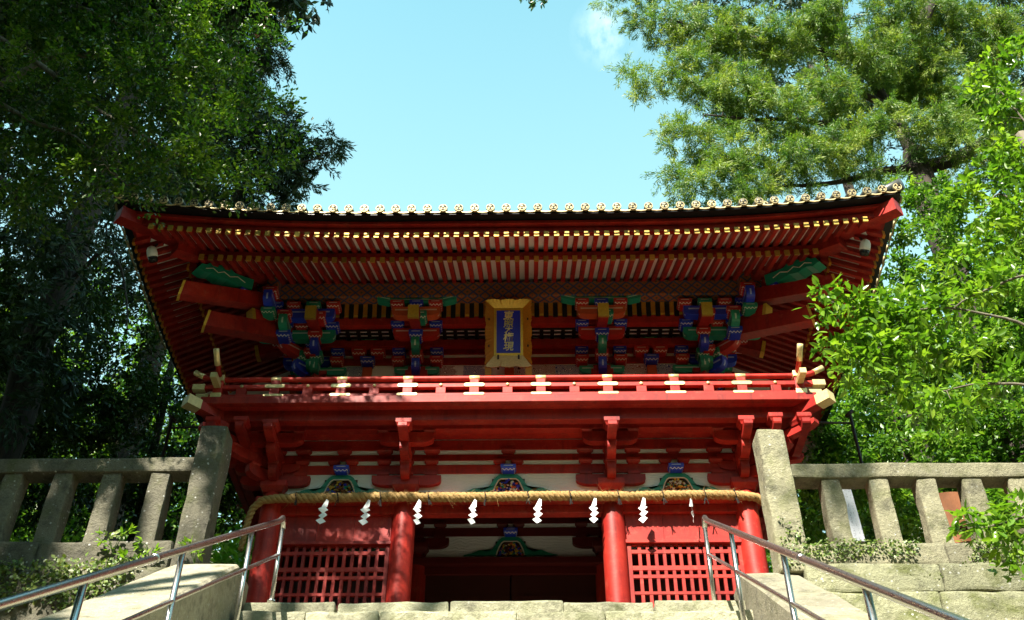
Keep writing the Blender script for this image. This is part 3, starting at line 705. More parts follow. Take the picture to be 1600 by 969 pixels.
# stepped purlins, the small coffered soffit and the curved ribs above it
S1, S2, S3 = UY - .22, UY - .44, UY - .66
def ring_beam(nm, d, hw, z0, z1, ext, mat, bevel=.005):
    X = UC + d; Y0 = UY - d; Y1 = 2 * CY - Y0
    box(nm, mat, gate, -X - ext, X + ext, Y0 - hw, Y0 + hw, z0, z1, bevel)
    for s in (-1, 1):
        box(nm, mat, gate, *sorted((s * (X - hw), s * (X + hw))), Y0 + hw + .002, Y1, z0 + .002, z1 - .002, bevel)
        if ext > .15: box(nm, mat, gate, *sorted((s * (X - hw), s * (X + hw))), Y0 - ext, Y0 - hw - .002, z0 + .002, z1 - .002, bevel)
ring_beam('step_beam', .16, .045, 5.26, 5.385, .10, 'red')
ring_beam('step_beam', .44, .055, 5.45, 5.60, .10, 'red')
ring_beam('eave_purlin', .66, .095, 5.79, 6.085, .28, 'diamond_pattern', .02)
box('soffit_board', 'white_board', gate, -UC - .40, UC + .40, S2 + .04, UY, 5.462, 5.475)
for k in range(-20, 21):
    x = k * .165; box('soffit_rib', 'black', gate, x - .028, x + .028, S2 + .056, S1 + .20, 5.428, 5.461)
for y in (S2 + .068, S2 + .16, S2 + .25): box('soffit_rail', 'black', gate, -UC - .39, UC + .39, y - .014, y + .014, 5.430, 5.459)
gb = MB(); L_ = UC + .60
for k in range(5):
    t0, t1 = k / 5, (k + 1) / 5
    P = lambda t: (S2 - .05 + (S3 + .08 - S2 + .05) * t, 5.60 + .22 * math.sin(t * 1.57) ** 1.2 if t > 0 else 5.60)
    (ya, za), (yb, zb) = P(t0), P(t1); gb.hexa([(-L_, ya, za), (L_, ya, za), (L_, yb, zb), (-L_, yb, zb)], [(-L_, ya, za + .02), (L_, ya, za + .02), (L_, yb, zb + .02), (-L_, yb, zb + .02)])
gb.build('rib_ground', 'gold_orange', gate)
rb = MB()
for k in range(5):
    (ya, za), (yb, zb) = P(k / 5), P((k + 1) / 5); rb.hexa([(-.036, ya - .012, za - .035), (.036, ya - .012, za - .035), (.036, yb - .004, zb - .035), (-.036, yb - .004, zb - .035)], [(-.036, ya, za + .0), (.036, ya, za), (.036, yb, zb), (-.036, yb, zb)])
rbm = rb.mesh('soffit_curved_rib', 'black'); gl = MB(); gl.box(-.030, .030, S2 - .073, S2 - .058, 5.604, 5.63); glm = gl.mesh('rib_gilt', 'gold')
for k in range(-23, 24):
    o = obj('curved_rib', rbm, gate, (k * .142, 0, 0)); obj('gilt_strip', glm, gate, (k * .142 + .071, 0, 0))

def upper_front(x0, y0, ang=0.0, s=1.0, pal=0, side=1, cross=True):
    """three-stepped bracket set: wall arm, noses stepping out, cross arms, tail rafter with gilt end"""
    rz = ang; c, sn = math.cos(ang), math.sin(ang)
    nose = (('arm_blue', 'arm_green'), ('arm_green', 'arm_blue'), ('arm_blue', 'arm_red'))[pal]; bk = (('block_red', 'block_blue'), ('block_green', 'block_red'), ('block_green', 'block_blue'))[pal]
    hub = blk(gate, 'red', x0, y0, 4.765, .33, .15, rz); hub.name = 'bracket_hub'; p = gate
    def N(col, d0, d1, z, h, th=.12):
        x, y = along(x0, y0, ang, (d0 + d1) / 2 * s); arm(p, col, x, y, z, (d1 - d0) * s, th, h, rz + math.pi / 2)
    N(nose[0], -.2, .33, 4.845, .19); x, y = along(x0, y0, ang, .235 * s); blk(p, bk[0], x, y, 5.015, .20, .145, rz)
    N(nose[1], -.2, .55, 5.085, .175); x, y = along(x0, y0, ang, .455 * s); blk(p, bk[1], x, y, 5.235, .21, .14, rz)
    if cross:
        for q in (-.29, .29):
            for z, col in ((5.045, 'block_red'), (5.20, 'block_blue'), (5.39, 'block_dark')): blk(p, col, x0 + q * c + sn * .07, y0 + q * sn - c * .07, z, .20, .12, rz)
        arm(p, 'arm_green', x0 + sn * .06, y0 - c * .06, 4.86, .68, .12, .135, rz); box('arm_collar', 'red', p, x0 - .13, x0 + .13, y0 - .135, y0 - .0, 4.80, 4.925) if ang == 0 else None
        x, y = along(x0, y0, ang, .44); arm(p, 'arm_red', x, y, 5.30, .70, .12, .17, rz)
        for q in (-.29, .29): blk(p, 'block_blue', x + q * c, y + q * sn, 5.435, .20, .115, rz)
        x, y = along(x0, y0, ang, .66); arm(p, 'arm_orange', x, y, 5.525, .72, .13, .17, rz)
        for q, col in ((-.29, 'block_red'), (0, 'block_blue'), (.29, 'block_red')): blk(p, col, x + q * c, y + q * sn, 5.66, .205, .115, rz)
        arm(p, 'arm_green', x, y, 5.750, .95, .12, .075, rz)
        if ang == 0:
            for q in (-1, 1):
                M4 = Matrix.Translation((x + q * .50, y - .02, 5.765)) @ Matrix.Rotation(-q * R_(16), 4, 'Y'); obj('curled_end', ARM['arm_green'], p, mat4=M4 @ Matrix.Diagonal((.22, .12, .09, 1)))
    # tail rafter, sloping down outwards
    L = .95 * s; M4 = Matrix.Translation((*along(x0, y0, ang, .98 * s), 5.30)) @ Matrix.Rotation(rz, 4, 'Z') @ Matrix.Rotation(R_(16), 4, 'X')
    m = MB(); m.box(-.075, .075, 0.0, L, -.10, .10); t = obj('tail_rafter', m.mesh('tail_rafter', 'red'), p, mat4=M4)
    m = MB(); m.hexa([(-.08, -.03, -.105), (.08, -.03, -.105), (.08, .03, -.105), (-.08, .03, -.105)], [(-.08, -.022, .105), (.08, -.022, .105), (.08, .03, .105), (-.08, .03, .105)]); obj('gilt_end', m.mesh('gilt_end', 'gold'), t, mat4=M4)
    x, y = along(x0, y0, ang, .66 * s); blk(p, 'block_green' if pal == 0 else 'block_red', x + .07 * c, y - .01, 5.42, .2, .16, rz)
for xx in (-UI, UI): upper_front(xx, UY)
for xx in (-2.16, 0.0, 2.16):                 # struts between the columns
    box('strut', 'orange', gate, xx - .07, xx + .07, UY - .07, UY + .02, 4.70, 4.97); y = UY - .06
    for dx, z, col in ((0, 5.045, 'block_blue'), (-.145, 5.20, 'block_red'), (.145, 5.20, 'block_red'), (0, 5.39, 'block_green')): blk(gate, col, xx + dx, y, z, .22, .12)
for s in (-1, 1):                             # corner sets
    x0 = s * UC
    upper_front(x0, UY, 0, 1, 1, s, False); upper_front(x0, UY, s * math.pi / 2, 1, 1, s, True)
    upper_front(x0, UY, s * math.pi / 4, 1.30, 2, s, False)
    upper_front(x0, 1.80, s * math.pi / 2, 1, 0, s, True)
    for q in (-.29, .29):
        for z, col in ((5.045, 'block_red'), (5.20, 'block_blue'), (5.39, 'block_dark')): blk(gate, col, x0 + q, UY - .07, z, .20, .12)
    arm(gate, 'arm_green', x0 - s * .15, UY - .06, 4.86, .60, .12, .135)
    # long cross arms at the second and third step
    xa = x0 + s * .30
    arm(gate, 'arm_green', xa, UY - .44, 5.27, 1.18, .12, .17, 0, LARM); arm(gate, 'arm_blue', xa, UY - .66, 5.50, 1.18, .13, .175, 0, LARM)
    arm(gate, 'arm_green', x0 + s * .44, .0, 5.27, 1.05, .12, .17, math.pi / 2, LARM); arm(gate, 'arm_blue', x0 + s * .66, .0, 5.50, 1.15, .13, .175, math.pi / 2, LARM)
    for dx, col in ((-.26, 'block_red'), (.04, 'block_green'), (.34, 'block_red'), (.60, 'block_blue')): blk(gate, col, x0 + s * dx, UY - .66, 5.645, .205, .115)
    for dx, col in ((-.24, 'block_blue'), (.22, 'block_red'), (.46, 'block_blue')): blk(gate, col, x0 + s * dx, UY - .46, 5.41, .205, .11)
    # noses of the side arms pointing forward
    arm(gate, 'arm_green', x0 + s * .44, UY - .58, 5.29, .55, .125, .185, math.pi / 2); blk(gate, 'block_blue', x0 + s * .44, UY - .60, 5.135, .21, .13); blk(gate, 'block_red', x0 + s * .44, UY - .72, 5.435, .21, .12)
    arm(gate, 'arm_blue', x0 + s * .66, UY - .82, 5.56, .55, .125, .20, math.pi / 2); blk(gate, 'block_green', x0 + s * .66, UY - .84, 5.39, .21, .12); blk(gate, 'block_red', x0 + s * .66, UY - .92, 5.72, .21, .13)
    # two stacked hip tail rafters, gilt ends
    for (d0, d1, z0, z1, th) in ((.55, 1.93, 5.32, 4.83, .125), (.85, 2.40, 5.78, 5.13, .115)):
        ax, ay = x0 + s * d0 * .7071, UY - d0 * .7071; bx, by = x0 + s * d1 * .7071, UY - d1 * .7071
        ln = math.hypot(d1 - d0, z1 - z0); pitch = math.atan2(z0 - z1, d1 - d0)
        M4 = Matrix.Translation((bx, by, z1)) @ Matrix.Rotation(s * math.pi / 4, 4, 'Z') @ Matrix.Rotation(pitch, 4, 'X')
        ye = lambda x, z, o=0.0: s * .42 * x + (z / th) * .06 + o
        def sect(a, b, o, sc=1.0): return [(x, ye(x, z, o), z) for x, z in ((-a * sc, -b * sc), (a * sc, -b * sc), (a * sc, b * sc), (-a * sc, b * sc))]
        w = th * .8; m = MB(); m.hexa(sect(w, th, 0), [(-w, ln, -th), (w, ln, -th), (w, ln, th), (-w, ln, th)]); t = obj('hip_tail_rafter', m.mesh('hip_tail_rafter', 'red'), gate, mat4=M4)
        m = MB(); m.hexa(sect(w, th, -.03, 1.05), sect(w, th, .012, 1.05)); obj('gilt_end', m.mesh('gilt_end', 'gold'), t, mat4=M4)
    # green cloud board and blue block on the upper one
    M4 = Matrix.Translation((x0 + s * 1.42 * .9, UY - 1.25, 5.62)) @ Matrix.Rotation(s * math.pi / 4, 4, 'Z') @ Matrix.Rotation(math.pi / 2, 4, 'Z')
    prof = [(-.55, -.02), (-.5, .10), (-.42, .13), (-.36, .22), (-.22, .25), (-.15, .32), (0, .33), (.08, .28), (.22, .30), (.45, .36), (.45, .12), (.2, .05), (0, .06), (-.15, 0), (-.3, .02), (-.42, -.05)]
    m = MB(); m.prism(prof[::-1], -.10, .10); M4c = M4 @ Matrix.Diagonal((.9, 1, .8, 1)); cb = obj('cloud_board', m.mesh('cloud_board', 'green'), gate, mat4=M4c)
    for yy in (-.104, .104):
        m = MB(); m.tube([(-.42, yy, .03), (-.3, yy, .12), (-.2, yy, .08), (-.1, yy, .17), (.02, yy, .13), (.15, yy, .22), (.3, yy, .18)], .007, 5); obj('carved_line', m.mesh('carved_line', 'cream'), cb, mat4=M4c)
    blk(gate, 'block_blue', x0 + s * 1.04, UY - 1.02, 5.60, .21, .12, s * math.pi / 4)

# ---- eaves
VE = {'F': 1.80 + 2.30, 'R': UC + 2.58, 'L': UC + 2.58, 'B': 4.10}
UH = {'F': UC + 2.58, 'R': 4.10, 'L': 4.10, 'B': UC + 2.58}
def ew(side, u, v, z):
    if side == 'F': return (u, CY - v, z)
    if side == 'B': return (-u, CY + v, z)
    if side == 'R': return (v, CY + u, z)
    return (-v, CY - u, z)
def lift(side, u, w):
    """corner sweep: the eave rises towards the corners, fading out towards the wall"""
    e = UH[side] - abs(u); k = max(0.0, 1 - max(e, 0) / 4.2) ** 2.3
    return 0.33 * k * max(0.0, min(1.15, (w + 1.95) / 1.95))
def zb(w): return 5.575 + (-.82 - w) * .47        # underside of base rafters
def zf(w): return 5.455 + (-.18 - w) * .49        # underside of flying rafters
def rafter(side, u, w0, w1, zfun, hw, h, name, capname):
    v0 = VE[side]
    a = [(u - hw, w0, 0), (u + hw, w0, 0), (u + hw, w0, h), (u - hw, w0, h)]; q0 = []; q1 = []
    for (uu, dz) in ((u - hw, 0), (u + hw, 0), (u + hw, h), (u - hw, h)):
        q0.append(ew(side, uu, v0 + w0, zfun(w0) + lift(side, u, w0) + dz)); q1.append(ew(side, uu, v0 + w1, zfun(w1) + lift(side, u, w1) + dz))
    m = MB(); m.hexa(q0, q1); o = obj(name, m.mesh(name, 'red'), gate)
    g = .005; wa, wb = w1 - .02, w1 + .012; c0 = []; c1 = []
    for (uu, dz) in ((u - hw - g, -g), (u + hw + g, -g), (u + hw + g, h + g * .5), (u - hw - g, h + g * .5)):
        c0.append(ew(side, uu, v0 + wa, zfun(wa) + lift(side, u, wa) + dz)); c1.append(ew(side, uu, v0 + wb, zfun(wb) + lift(side, u, wb) + dz))
    m = MB(); m.hexa(c0, c1); obj('gilt_tip', m.mesh('gilt_tip', 'gold_tip' if side == 'F' else 'gold_orange'), o)
    return o
SP = .1385
for side in ('F', 'R', 'L'):
    n = int(UH[side] / SP) + 1; rest = []
    for k in range(-n, n + 1):
        u = k * SP
        # on the sides only the front half shows
        vis = side == 'F' or (u < 0 if side == 'R' else u > 0)
        if not vis: continue
        e = UH[side] - abs(u)
        if e > .42: rafter(side, u, max(-.98, -e + .10), -.18, zf, .029, .082, 'flying_rafter', 'tip')
        if e > 1.02: rafter(side, u, max(-2.62, -e + .10), -.82, zb, .030, .092, 'base_rafter', 'tip')
def eave_strip(name, mat, side, prof, parent=gate, umax=None, nseg=44, ext=0.0):
    """strip with section prof [(w, z)...] following the swept eave from corner to corner (mitred)"""
    m = MB(); U = UH[side]; rows = []
    for i in range(nseg + 1):
        f = -1 + 2 * i / nseg; f = math.copysign(abs(f) ** .8, f); row = []
        for (w, z) in prof:
            u = f * (U + w + ext); row.append(ew(side, u, VE[side] + w, z + lift(side, u, w)))
        rows.append(row)
    k = len(prof)
    vs = [p for r in rows for p in r]; fs = [(i * k + j, i * k + (j + 1) % k, (i + 1) * k + (j + 1) % k, (i + 1) * k + j) for i in range(nseg) for j in range(k)]
    fs += [tuple(range(k)), tuple((nseg * k + j) for j in range(k - 1, -1, -1))]
    m.add(vs, fs); return m.build(name, mat, parent)
for side in 'FRLB':
    eave_strip('soffit_board', 'white_board', side, [(-.24, zf(-.24) + .087), (-.95, zf(-.95) + .087), (-.95, zf(-.95) + .11), (-.24, zf(-.24) + .11)])
    eave_strip('soffit_board', 'white_board', side, [(-.90, zb(-.90) + .097), (-2.60, zb(-2.60) + .097), (-2.60, zb(-2.60) + .12), (-.90, zb(-.90) + .12)])
    eave_strip('eave_batten', 'red', side, [(-.86, zb(-.86) + .096), (-.99, zb(-.99) + .096), (-.99, zb(-.99) + .20), (-.86, zb(-.86) + .19)])
    eave_strip('eave_fascia', 'red', side, [(-.22, 5.555), (-.36, 5.62), (-.36, 5.70), (-.22, 5.655)])
    eave_strip('eave_fascia', 'red', side, [(-.13, 5.657), (-.34, 5.705), (-.34, 5.74), (-.13, 5.706)])
    eave_strip('eave_board', 'black', side, [(.0, 5.708), (-.24, 5.745), (-.24, 5.775), (.0, 5.736)])
for s in (-1, 1):                             # hip rafters to the front and rear corners
    for fy in (-1, 1):
        def hp(d, z): return Vector((s * (UC + d), CY + fy * (1.52 + d), z))
        for (d0, d1, z0, z1, hw, h, nm) in ((-.2, 1.86, 6.38, 5.70, .10, .20, 'hip_rafter'), (1.30, 2.50, 5.98, 5.74, .095, .20, 'flying_hip_rafter')):
            sd = Vector((-s * fy, 1, 0)).normalized() * hw if fy < 0 else Vector((s, -1, 0)).normalized() * hw
            sd = Vector((.7071 * -s * fy, .7071, 0)) * hw
            a, b = hp(d0, z0), hp(d1, z1); up = Vector((0, 0, h))
            m = MB(); m.hexa([a - sd, a + sd, a + sd + up, a - sd + up], [b - sd, b + sd, b + sd + up, b - sd + up]); o = obj(nm, m.mesh(nm, 'red'), gate)
            if fy < 0:
                dd = (b - a).normalized(); b2 = b + dd * .03; e = sd * 1.05
                m = MB(); m.hexa([b - e - up * .03, b + e - up * .03, b + e + up * 1.03, b - e + up * 1.03], [b2 - e - up * .03, b2 + e - up * .03, b2 + e + up * 1.03, b2 - e + up * 1.03]); obj('hip_end', m.mesh('hip_end', 'red'), o)
# ---- roof: tiled slopes with round rolls ending in gilt crests
def zr(w): return 5.745 + (-w) * .46 + .035 * w * w
for side in 'FRLB':
    m = MB(); U = UH[side]; nS = 40; nW = 12; wmax = VE['F']; vs = []
    for i in range(nS + 1):
        f = -1 + 2 * i / nS; f = math.copysign(abs(f) ** .8, f)
        for j in range(nW + 1):
            w = .02 - (wmax + .02) * j / nW; u = f * (U + w); vs.append(ew(side, u, VE[side] + w, zr(w) + lift(side, u, w)))
    k = nW + 1; m.add(vs, [(i * k + j, i * k + j + 1, (i + 1) * k + j + 1, (i + 1) * k + j) for i in range(nS) for j in range(nW)]); m.build('roof_slope', 'roof_metal', gate, True)
TS = .2185
crest = MB()
crest.lathe([(.060, -.02), (.062, .0), (.058, .012), (.049, .012), (.047, .004)], 24, 0)
crest.lathe([(.047, .002), (.046, .0045)], 20, 1)
for k in range(3):
    a = k * 2.0944 + 1.5708
    pts = [(r * math.cos(a + d), r * math.sin(a + d)) for r, d in ((.008, 0), (.020, -.55), (.034, -.52), (.041, -.22), (.036, 0), (.041, .22), (.034, .52), (.020, .55))]
    n = len(pts); crest.add([(x, y, .0046) for x, y in pts] + [(x, y, .011) for x, y in pts], [tuple(range(n, 2 * n))] + [(i, (i + 1) % n, n + (i + 1) % n, n + i) for i in range(n)], 0)
crest_me = crest.mesh('tile_end', ['gold_tile', 'black'])
pan = MB(); pts = [(-.092, .0), (-.06, -.022), (0, -.030), (.06, -.022), (.092, .0), (.092, .016), (.06, -.004), (0, -.012), (-.06, -.004), (-.092, .016)]
pan.prism(pts, -.012, .004); pan_me = pan.mesh('pan_tile_end', 'gold_tile')
def tile_row(side):
    n = int((UH[side] - .02) / TS)
    for k in range(-n, n + 1):
        u = k * TS; e = UH[side] - abs(u); wi = -min(e, 4.05); pts = []
        vis = side == 'F' or (u < -1.0 if side == 'R' else u > 1.0)
        if not vis: continue
        ns = max(2, int(-wi / .5) + 1)
        for j in range(ns + 1):
            w = .055 + (wi - .055) * j / ns; pts.append(ew(side, u, VE[side] + w, zr(w) + lift(side, u, w) + .058))
        m = MB(); m.tube(pts, .055, 10); t = m.build('tile_roll', 'roof_metal', gate, True)
        x, y, z = pts[0]; rz = {'F': 0, 'R': math.pi / 2, 'L': -math.pi / 2}[side]
        M4 = Matrix.Translation((x, y, z)) @ Matrix.Rotation(rz, 4, 'Z') @ Matrix.Rotation(math.pi / 2 + R_(8), 4, 'X'); obj('tile_end', crest_me, t, mat4=M4)
        if k < n:
            um = u + TS / 2; x, y, z = ew(side, um, VE[side] + .035, zr(.03) + lift(side, um, .03) - .006); obj('pan_tile_end', pan_me, t, mat4=Matrix.Translation((x, y, z)) @ Matrix.Rotation(rz, 4, 'Z'))
for side in 'FRL': tile_row(side)
for s in (-1, 1):                             # hip ridges and the ends of the descending ridges
    m = MB(); m.tube([(s * (UC + 2.60 - d), CY - (4.12 - d), zr(-d) + .33 * 1.0 * max(0, 1 - d / 4.2) ** 2.3 * max(0, (1.95 - d) / 1.95) + .11) for d in np.linspace(-.02, 4.0, 16)], .09, 10); m.build('hip_ridge', 'roof_metal', gate, True)
    m = MB(); m.tube([(s * 3.62, CY - 4.10 + d, zr(-d) + .16) for d in np.linspace(.16, 3.9, 8)], .085, 12); t = m.build('descending_ridge', 'roof_metal', gate, True)
    obj('tile_end', crest_me, t, mat4=Matrix.Translation((s * 3.62, CY - 4.10 + .15, zr(-.16) + .16)) @ Matrix.Rotation(math.pi / 2 + R_(8), 4, 'X') @ Matrix.Diagonal((1.15, 1.15, 1, 1)))
m = MB(); m.box(-1.55, 1.55, CY - .14, CY + .14, zr(-4.1) - .1, zr(-4.1) + .45); m.build('main_ridge', 'roof_metal', gate, bevel=.03)

# ================================================================== name plaque
def plaque():
    t = thing('name_plaque', (0, -.45, 4.45), 'gold-framed name plaque with gold characters on a blue panel, hung under the eaves', 'plaque')
    top_p, bot_p = Vector((0, -.62, 5.56)), Vector((0, -.34, 4.50)); up = (top_p - bot_p).normalized(); H = (top_p - bot_p).length
    nrm = Vector((1, 0, 0)).cross(up).normalized(); c = (top_p + bot_p) / 2
    M4 = Matrix(((1, up.x, nrm.x, c.x), (0, up.y, nrm.y, c.y), (0, up.z, nrm.z, c.z), (0, 0, 0, 1)))     # local x right, y up, z outwards
    P = lambda nm, m, mats, sm=False, par=t: obj(nm, m.mesh(nm, mats, sm), par, mat4=M4)
    iw, ih = .215, .385; yo = .045                                   # half size of the inner border, raised a little
    def plate(x0, x1, y0, y1, z0, z1): m = MB(); m.box(x0, x1, y0, y1, z0, z1); return m
    P('blue_panel', plate(-.176, .176, yo - .345, yo + .345, -.02, -.004), 'arm_panel_blue')
    for (x0, x1, y0, y1) in ((-iw, -.176, yo - ih, yo + ih), (.176, iw, yo - ih, yo + ih), (-.176, .176, yo + .345, yo + ih), (-.176, .176, yo - ih, yo - .345)):
        P('inner_border', plate(x0, x1, y0, y1, -.02, .006), 'gold')
    # flared boards with scalloped outer edges
    def board(side, mat):
        m = MB(); n = 48; A = []; B = []; 
        for i in range(n + 1):
            f = -1 + 2 * i / n
            if side in 'TB':
                sg = 1 if side == 'T' else -1
                a = (f * iw, yo + sg * ih, .004); wob = .022 * abs(math.cos(f * 1.5 * math.pi)) ** .7 - .012 + .005 * math.sin(f * 40)
                b = (f * .335, (.53 if sg > 0 else -.545) + sg * wob, .085)
            else:
                sg = 1 if side == 'R' else -1
                a = (sg * iw, yo + f * ih, .004); wob = .018 * abs(math.cos(f * 2.0 * math.pi)) ** .7 - .010 + .006 * math.sin(f * 55)
                b = (sg * (.335 + wob), f * .53, .085)
            A.append(a); B.append(b)
        vs = A + B + [(x, y, z - .028) for x, y, z in A] + [(x, y, z - .028) for x, y, z in B]; k = n + 1; fs = []
        for i in range(n):
            fs += [(i, i + 1, k + i + 1, k + i), (2 * k + i, 3 * k + i, 3 * k + i + 1, 2 * k + i + 1), (k + i, k + i + 1, 3 * k + i + 1, 3 * k + i), (i + 1, i, 2 * k + i, 2 * k + i + 1)]
        fs += [(0, k, 3 * k, 2 * k), (n, 2 * k + n, 3 * k + n, k + n)]
        m.add(vs, fs); P('frame_board', m, mat)
    board('T', 'gold'); board('B', 'gold_pale'); board('L', 'gold_orange'); board('R', 'gold_orange')
    for s in (-1, 1):
        P('hanger', plate(s * .15 - .014, s * .15 + .014, -.56, -.335, .01, .03), 'pole_iron')
        for yy in (.22, -.21): P('nail', plate(s * .285 - .010, s * .285 + .010, yy - .014, yy + .014, .05, .075), 'pole_iron')
        P('lower_wing', plate(*sorted((s * .245, s * .34)), -.72, -.535, .03, .07), 'gold_orange')
    # the five characters, brushed in gold one under the other
    for i, ch in enumerate('東照大権現'):
        cu = bpy.data.curves.new('glyph', 'FONT'); cu.body = ch; cu.align_x = 'CENTER'; cu.align_y = 'CENTER'
        cu.size = .15 if ch != '大' else .115; cu.extrude = .004; cu.offset = .0022; cu.shear = .12
        tmp = bpy.data.objects.new('glyph_tmp', cu); COL.objects.link(tmp)
        dg = bpy.context.evaluated_depsgraph_get(); me = bpy.data.meshes.new_from_object(tmp.evaluated_get(dg)); bpy.data.objects.remove(tmp)
        me.materials.clear(); me.materials.append(MAT['gold_pale']); xs = [v.co.x for v in me.vertices]; ys = [v.co.y for v in me.vertices]
        if not xs: continue
        cx, cy = (min(xs) + max(xs)) / 2, (min(ys) + max(ys)) / 2
        Y = yo + (.265, .140, .035, -.085, -.235)[i]
        obj('character', me, t, mat4=M4 @ Matrix.Translation((-cx, Y - cy, .0)) @ Matrix.Diagonal((1.0, 1.02, 1, 1)))
plaque()

# ================================================================== straw rope and paper streamers
ROPE = [(-3.52, -.02, 1.80), (-3.50, -.05, 2.0), (-3.47, -.10, 2.20), (-3.41, -.16, 2.35), (-3.30, -.205, 2.435), (-3.1, -.225, 2.452)] + [(x, -.235, 2.455 + .006 * math.sin(x * 3)) for x in np.linspace(-2.8, 2.8, 29)] + [(3.1, -.225, 2.452), (3.3, -.205, 2.44), (3.42, -.14, 2.38), (3.48, -.08, 2.2), (3.5, -.05, 1.95)]
def rope():
    t = thing('straw_rope', (0, -.23, 2.40), 'thick twisted straw rope strung across the columns of the gate', 'rope')
    pts = [Vector(p) for p in ROPE]; d = [0.0]
    for a, b in zip(pts, pts[1:]): d.append(d[-1] + (b - a).length)
    N = 430; path = []
    for i in range(N + 1):
        s = d[-1] * i / N; j = max(k for k in range(len(d)) if d[k] <= s + 1e-9); j = min(j, len(pts) - 2)
        path.append(pts[j].lerp(pts[j + 1], (s - d[j]) / (d[j + 1] - d[j])))
    for st in range(3):
        m = MB(); sp = []; rr = []
        for i, p in enumerate(path):
            q = (path[min(i + 1, N)] - path[max(i - 1, 0)]).normalized(); a = q.cross(Vector((0, 1, .3))).normalized(); b = a.cross(q)
            end = min(1, i / 60, (N - i) / 40); fat = .62 + .38 * end + .14 * noise.noise((i * .045, st * 3.1, 0))
            ang = -i * d[-1] / N / .21 * 2 * math.pi + st * 2.094; sp.append(p + (a * math.cos(ang) + b * math.sin(ang)) * .030 * fat); rr.append(.037 * fat * (1 + .10 * noise.noise((i * .9, st * 5, 2))))
        m.tube(sp, rr, 9); m.build('strand', 'straw', t, True)
    rng = np.random.default_rng(4); n = 4600; idx = rng.integers(60, N - 40, n); base = np.array([path[i] for i in idx])
    dr = rng.normal(size=(n, 3)); dr[:, 1] -= .4; dr /= np.linalg.norm(dr, axis=1)[:, None]; L = rng.uniform(.03, .10, n) * (1 + 1.2 * (rng.random(n) < .06))
    b = base + dr * .068; tx = rng.normal(size=(n, 3)) * .4; tx[:, 0] += rng.choice([-1, 1], n) * .9; e = b + (dr * .45 + tx * .6) * L[:, None] + np.array([0, 0, -.008]); w = np.cross(dr, tx); w /= np.linalg.norm(w, axis=1)[:, None]; w *= .0022
    V = np.stack([b - w, b + w, e], 1).reshape(-1, 3); me = mesh('loose_straw', V.tolist(), [(3 * i, 3 * i + 1, 3 * i + 2) for i in range(n)], 'straw'); o = obj('loose_straw', me, t); tag(o, kind='stuff')
    for x in (-2.83, -2.27, -1.70, -1.06, -.30, .27, .83, 1.47, 2.06, 2.62, 3.02):
        m = MB(); ring = [(x + .01 * math.sin(k), -.235 + .070 * math.cos(k * .5236), 2.455 + .070 * math.sin(k * .5236)) for k in range(13)]
        vs = []; 
        m.tube(ring, .009, 5, cap=False); c = m.build('tie_cord', 'dark_cord', t)
        for k in range(3):
            m = MB(); dx = random.uniform(-.03, .05); m.tube([(x, -.27, 2.40), (x + dx * .5, -.285, 2.36), (x + dx, -.28, 2.325 - random.uniform(0, .04))], .006, 4); m.build('cord_end', 'dark_cord', c)
rope()
SH = [(-2.43, 0.02, 'hanging before the left lattice panel, nearest the left handrail'), (-1.87, -0.05, 'hanging between the left lattice panel and the inner left column'), (-1.20, 0.5, 'hanging at the right edge of the inner left column'), (-.46, 0.35, 'hanging in the doorway, left of its middle'),
      (.40, 0.1, 'hanging in the doorway, right of its middle'), (1.13, -.15, 'hanging at the left edge of the inner right column'), (1.78, -.45, 'hanging before the right panel, beside the inner right column'), (2.41, 1.25, 'turned edge-on, hanging by the top of the right handrail')]
for k, (x, tw, where) in enumerate(SH):
    t = thing('paper_streamer', (x, -.27, 2.02), 'white zigzag paper streamer ' + where, 'paper streamer', 'zigzag paper streamers hanging from the straw rope')
    M4 = Matrix.Translation((x, -.285, 2.395)) @ Matrix.Rotation(tw, 4, 'Z') @ Matrix.Rotation(R_(random.uniform(-4, 4)), 4, 'Y') @ Matrix.Diagonal((1.0 + random.uniform(-.06, .06), 1, 1.12 + random.uniform(-.06, .06), 1))
    z = 0.0; xo = 0.02
    quads = [((.015, 0), (.045, -.02), (.045, -.105), (-.055, -.145))]
    sgn = -1; px = -.005
    for q in range(3):
        s = -1 if q % 2 == 0 else 1; z0 = -.105 - q * .078
        quads.append(((px - .06 * 1, z0 - .035), (px + .005, z0 + .012), (px + .062, z0 - .032), (px - .003, z0 - .082)))
        px += (.012 if q % 2 == 0 else -.014)
    for q, Q in enumerate(quads):
        dy = -.004 * q; sl = .012 * (1 if q % 2 else -1); m = MB()
        fr = [(a, dy + sl * a / .06, b) for a, b in Q]; fr = [(a + random.uniform(-.004, .004), c + random.uniform(-.012, .006), b + random.uniform(-.005, .005)) for a, c, b in fr]; m.hexa(fr, [(a, c + .0016, b) for a, c, b in fr]); obj('paper_fold', m.mesh('paper_fold', 'paper'), t, mat4=M4)

